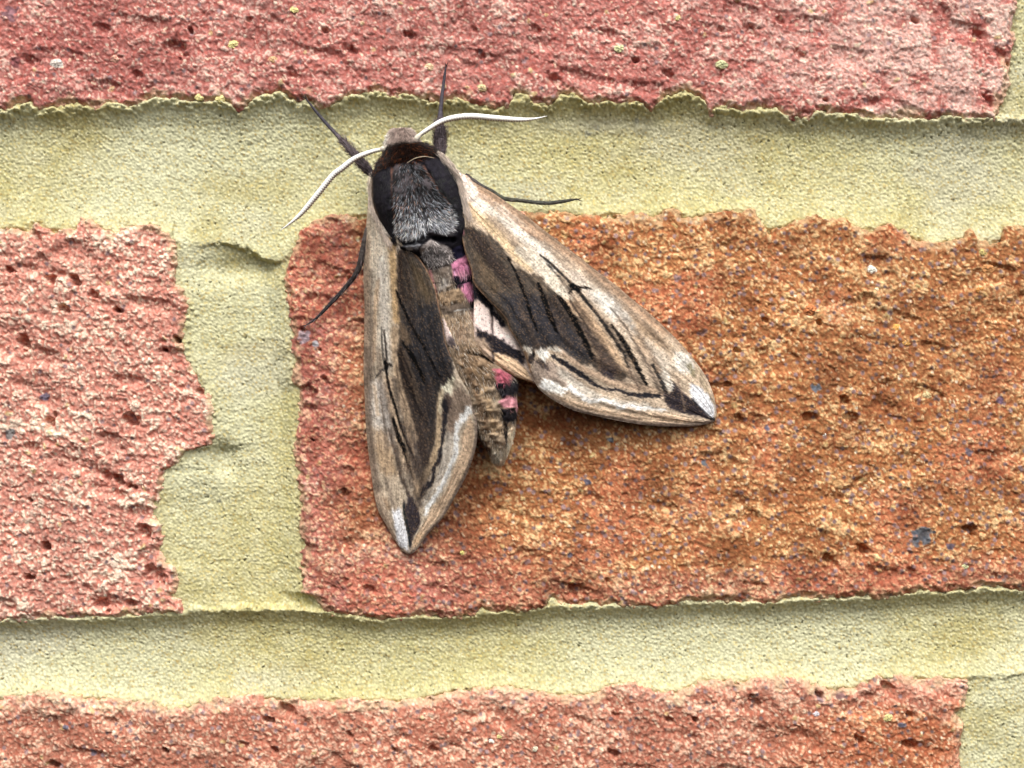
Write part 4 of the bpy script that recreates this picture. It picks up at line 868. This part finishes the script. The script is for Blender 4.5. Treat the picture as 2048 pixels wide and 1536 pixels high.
# ---- tubes: antennae and legs
def tube(name, P, n, rad, colf, mat, parent, nseg=14, ripple=None):
    """P rows (px, py, height mm); rad = radii in plan pixels along it"""
    Q = resample(L3(P), n); rr = np.interp(np.linspace(0, 1, n), np.linspace(0, 1, len(rad)), rad) / PXMM * 0.001
    pts = W(Q[:, 0], Q[:, 1], Q[:, 2]) - MOFF
    tg = np.gradient(pts, axis=0); tg /= np.linalg.norm(tg, axis=1)[:, None]
    out = np.array([0, -1.0, 0]); sd2 = np.cross(tg, out); sd2 /= np.linalg.norm(sd2, axis=1)[:, None]; up = np.cross(sd2, tg)
    a = np.linspace(0, 2 * np.pi, nseg, endpoint=False)
    R = rr[:, None] * np.ones((1, nseg))
    if ripple is not None: R = R * ripple(np.arange(n)[:, None], a[None, :])
    co = pts[:, None, :] + (np.cos(a)[None, :, None] * sd2[:, None, :] + np.sin(a)[None, :, None] * up[:, None, :]) * R[..., None]
    idx = np.arange(n * nseg).reshape(n, nseg); nx = np.roll(idx, -1, 1)
    q = np.stack([idx[:-1], idx[1:], nx[1:], nx[:-1]], -1).reshape(-1, 4)
    caps = [(idx[0, 0], idx[0, k], idx[0, k + 1]) for k in range(1, nseg - 1)] + [(idx[-1, 0], idx[-1, k + 1], idx[-1, k]) for k in range(1, nseg - 1)]
    cl = colf(np.linspace(0, 1, n)[:, None] * np.ones((1, nseg)), a[None, :] * np.ones((n, 1)), np.arange(n)[:, None] * np.ones((1, nseg)))
    return mesh_np(name, co, q, cl.reshape(-1, 3), mat, parent, tris=caps), pts, tg, sd2, up, rr
def L3(P): return np.array(P, float).reshape(-1, 3)

def antenna(P, rad, comb):
    # comb = which side (sign of cos a) carries the fine brown teeth
    def colf(t, a, i):
        c = np.ones(t.shape + (3,)) * rgb(246,246,240)
        k = sm(0.2, 0.8, np.cos(a) * comb) * (0.35 + 0.65 * ((i % 5) < 3))
        c = mix(c, rgb(150,122,104) * np.ones_like(c), k * 0.9)
        return mix(c, rgb(205,200,180) * np.ones_like(c), (1 - sm(0, 0.08, t)) * 0.7)
    rip = lambda i, a: 1 + 0.30 * np.clip(np.cos(a) * comb, 0, 1) * ((i % 5) < 3) + 0.06 * ((i % 5) < 3)
    return tube('antenna', P, 260, rad, colf, M_horn, moth, 16, rip)[0]
aR = antenna((835,273,7.0, 852,261,7.2, 884,242,7.2, 915,234,7.0, 946,232,6.6, 993,236,6.0, 1040,239,5.4, 1071,237,5.0, 1094,232,4.8), (3.5,4.1,4.7,5.2,5.3,5.3,5.2,4.9,4.1,2.2,.4), 1)
aL = antenna((764,298,7.0, 740,304,7.0, 709,317,6.8, 684,336,6.4, 665,351,6.0, 634,389,5.2, 603,426,4.4, 578,448,4.0, 560,461,3.8), (3.5,4.1,4.7,5.2,5.3,5.3,5.2,4.9,4.1,2.2,.4), -1)
scape_c = lambda t, a, i: np.ones(t.shape + (3,)) * rgb(214,206,190)
tube('antenna_base', (830,283,7.2, 834,276,7.3, 841,268,7.3), 24, (3, 5.5, 5.5, 3), scape_c, M_fur, aR, 12)
tube('antenna_base', (768,305,6.4, 767,298,7.0, 760,298,7.0), 24, (3, 5.5, 5.5, 3), scape_c, M_fur, aL, 12)

def leg(P, rad, cols, seed, fuzz=0, fz=(0, 1)):
    def colf(t, a, i):
        c = np.stack([np.interp(t, np.linspace(0, 1, len(cols)), [k[j] for k in cols]) for j in range(3)], -1)
        return c * (0.75 + 0.5 * vn(i * 1.0, a * 3, 2.0, seed))[..., None]
    rip = lambda i, a: 1 + 0.16 * (vn(i * 1.0, a * 2.5, 2.5, seed + 1) - 0.5)
    o, pts, tg, s2, up, rr = tube('leg', P, 150, rad, colf, M_leg, moth, 12, rip)
    if fuzz:
        r = np.random.default_rng(seed); i = (r.uniform(fz[0], fz[1], fuzz) * 149).astype(int); a = r.uniform(-0.4, 3.5, fuzz)
        rd = np.cos(a)[:, None] * s2[i] + np.sin(a)[:, None] * up[i]
        d = tg[i] + rd * 0.25 + r.normal(0, 0.08, (fuzz, 3)); d /= np.linalg.norm(d, axis=1)[:, None]
        c = rgb(92,80,82) * (0.55 + 0.9 * r.random(fuzz))[:, None]
        hairs('leg_hair', pts[i] + rd * rr[i][:, None] * 0.9, d, rd, r.uniform(.5, 1.1, fuzz), r.uniform(.04, .08, fuzz), c, o)
    e = np.array(P, float).reshape(-1, 3); d = e[-1] - e[-2]; d[:2] /= np.hypot(*d[:2]); nrm = np.array([-d[1], d[0]])
    for sgn in (-1, 1):      # the hooked pair of claws at the foot
        a = e[-1]; b = a[:2] + d[:2] * 5 + nrm * 2.4 * sgn; c_ = a[:2] + d[:2] * 9 + nrm * 3.4 * sgn
        tube('claw', (a[0], a[1], a[2] + .1, b[0], b[1], a[2] + .15, c_[0], c_[1], a[2] - .3), 12, (1.1, .9, .3), lambda t, a_, i_: np.ones(t.shape + (3,)) * rgb(40,34,34), M_leg, o, 6)
    return o
G1, G2, G3 = rgb(66,58,62), rgb(94,84,88), rgb(58,54,62)
leg((760,352,5.0, 743,347,4.6, 728,332,4.4, 709,308,4.4, 693,291,4.2, 674,270,3.4, 643,236,1.6, 617,204,1.0, 612,197,0.9), (7,8,10,10,7.5,6,4.2,3.6,3.4,3.2,2.4,1.2), (G1,G1,G2,G2,G3,G3,G3), 31, 500, (0.1, 0.5))
leg((880,318,6.0, 881,302,5.4, 880,285,5.2, 881,262,5.2, 880,245,4.8, 881,223,3.8, 884,192,1.8, 888,161,1.0, 892,132,0.9), (8,11,12.5,12.5,8,5.5,4,3.8,3.4,3.2,2.6,1.2), (G1,G2,G2,G3,G3,G3,G3), 32, 500, (0.05, 0.4))
leg((930,350,3.0, 956,368,3.0, 984,383,2.8, 1009,397,2.2, 1040,401,0.9, 1087,406,0.0, 1118,404,0.0, 1149,399,0.2, 1156,399,0.2), (5,5,4.6,4.2,4,3.8,4.2,4,3.4,1.5), (G1,rgb(84,84,72),rgb(74,74,66),rgb(60,58,52)), 33, 120)
leg((738,455,4.0, 731,480,3.8, 723,515,3.4, 718,535,3.0, 710,551,2.6, 697,568,1.8, 666,602,1.3, 632,637,1.0, 611,651,0.9), (7,7,6.4,6,5.2,4.4,4,3.6,2.8,1.2), (rgb(86,78,74),rgb(66,60,58),rgb(44,42,44),rgb(40,38,40)), 34, 150)
# hook-like claws at the feet
# cream hair caught on the shoulders
fib = tube('loose_hair', (814,326,13.4, 822,321,13.8, 832,316,13.9, 849,313,13.6, 868,316,12.2), 60, (0.45, 0.6, 0.6, 0.4), lambda t, a, i: np.ones(t.shape + (3,)) * rgb(206,188,160), M_hair, body, 6)[0]

# cream hair along the roots of the forewings
def root_fringe(P, n, seed, dirv, hh, parent):
    r = np.random.default_rng(seed); Q = resample(P, 200); i = r.integers(0, 199, n)
    off = r.normal(0, 3.0, (n, 2)); X = Q[i, 0] + off[:, 0]; Y = Q[i, 1] + off[:, 1]
    h = np.interp(i / 199.0, np.linspace(0, 1, len(hh)), hh)
    p = W(X, Y, h) - MOFF; tg = np.gradient(Q, axis=0)[i]; tg /= np.linalg.norm(tg, axis=1)[:, None]
    d = np.stack([tg[:, 0], -0.15 * np.ones(n), -tg[:, 1]], -1) + np.array([dirv[0], 0, -dirv[1]]) * 0.3 + r.normal(0, .12, (n, 3)); d /= np.linalg.norm(d, axis=1)[:, None]
    c = rgb(224,208,194) * (0.75 + 0.35 * r.random(n))[:, None]
    hairs('shoulder_hair', p, d, np.tile([0, -1.0, 0], (n, 1)), r.uniform(.8, 1.8, n), r.uniform(.05, .10, n), c, parent)
root_fringe((876,306,896,326,914,350,922,376,928,402,936,430), 900, 41, (0.5, 0.6), (9.5, 9.6, 9.2, 9.0, 9.2, 9.4), body)
root_fringe((744,352,742,386,748,420,762,452,778,484), 600, 42, (-0.2, 0.8), (6.8, 6.6, 7.4, 8.2, 8.8), body)
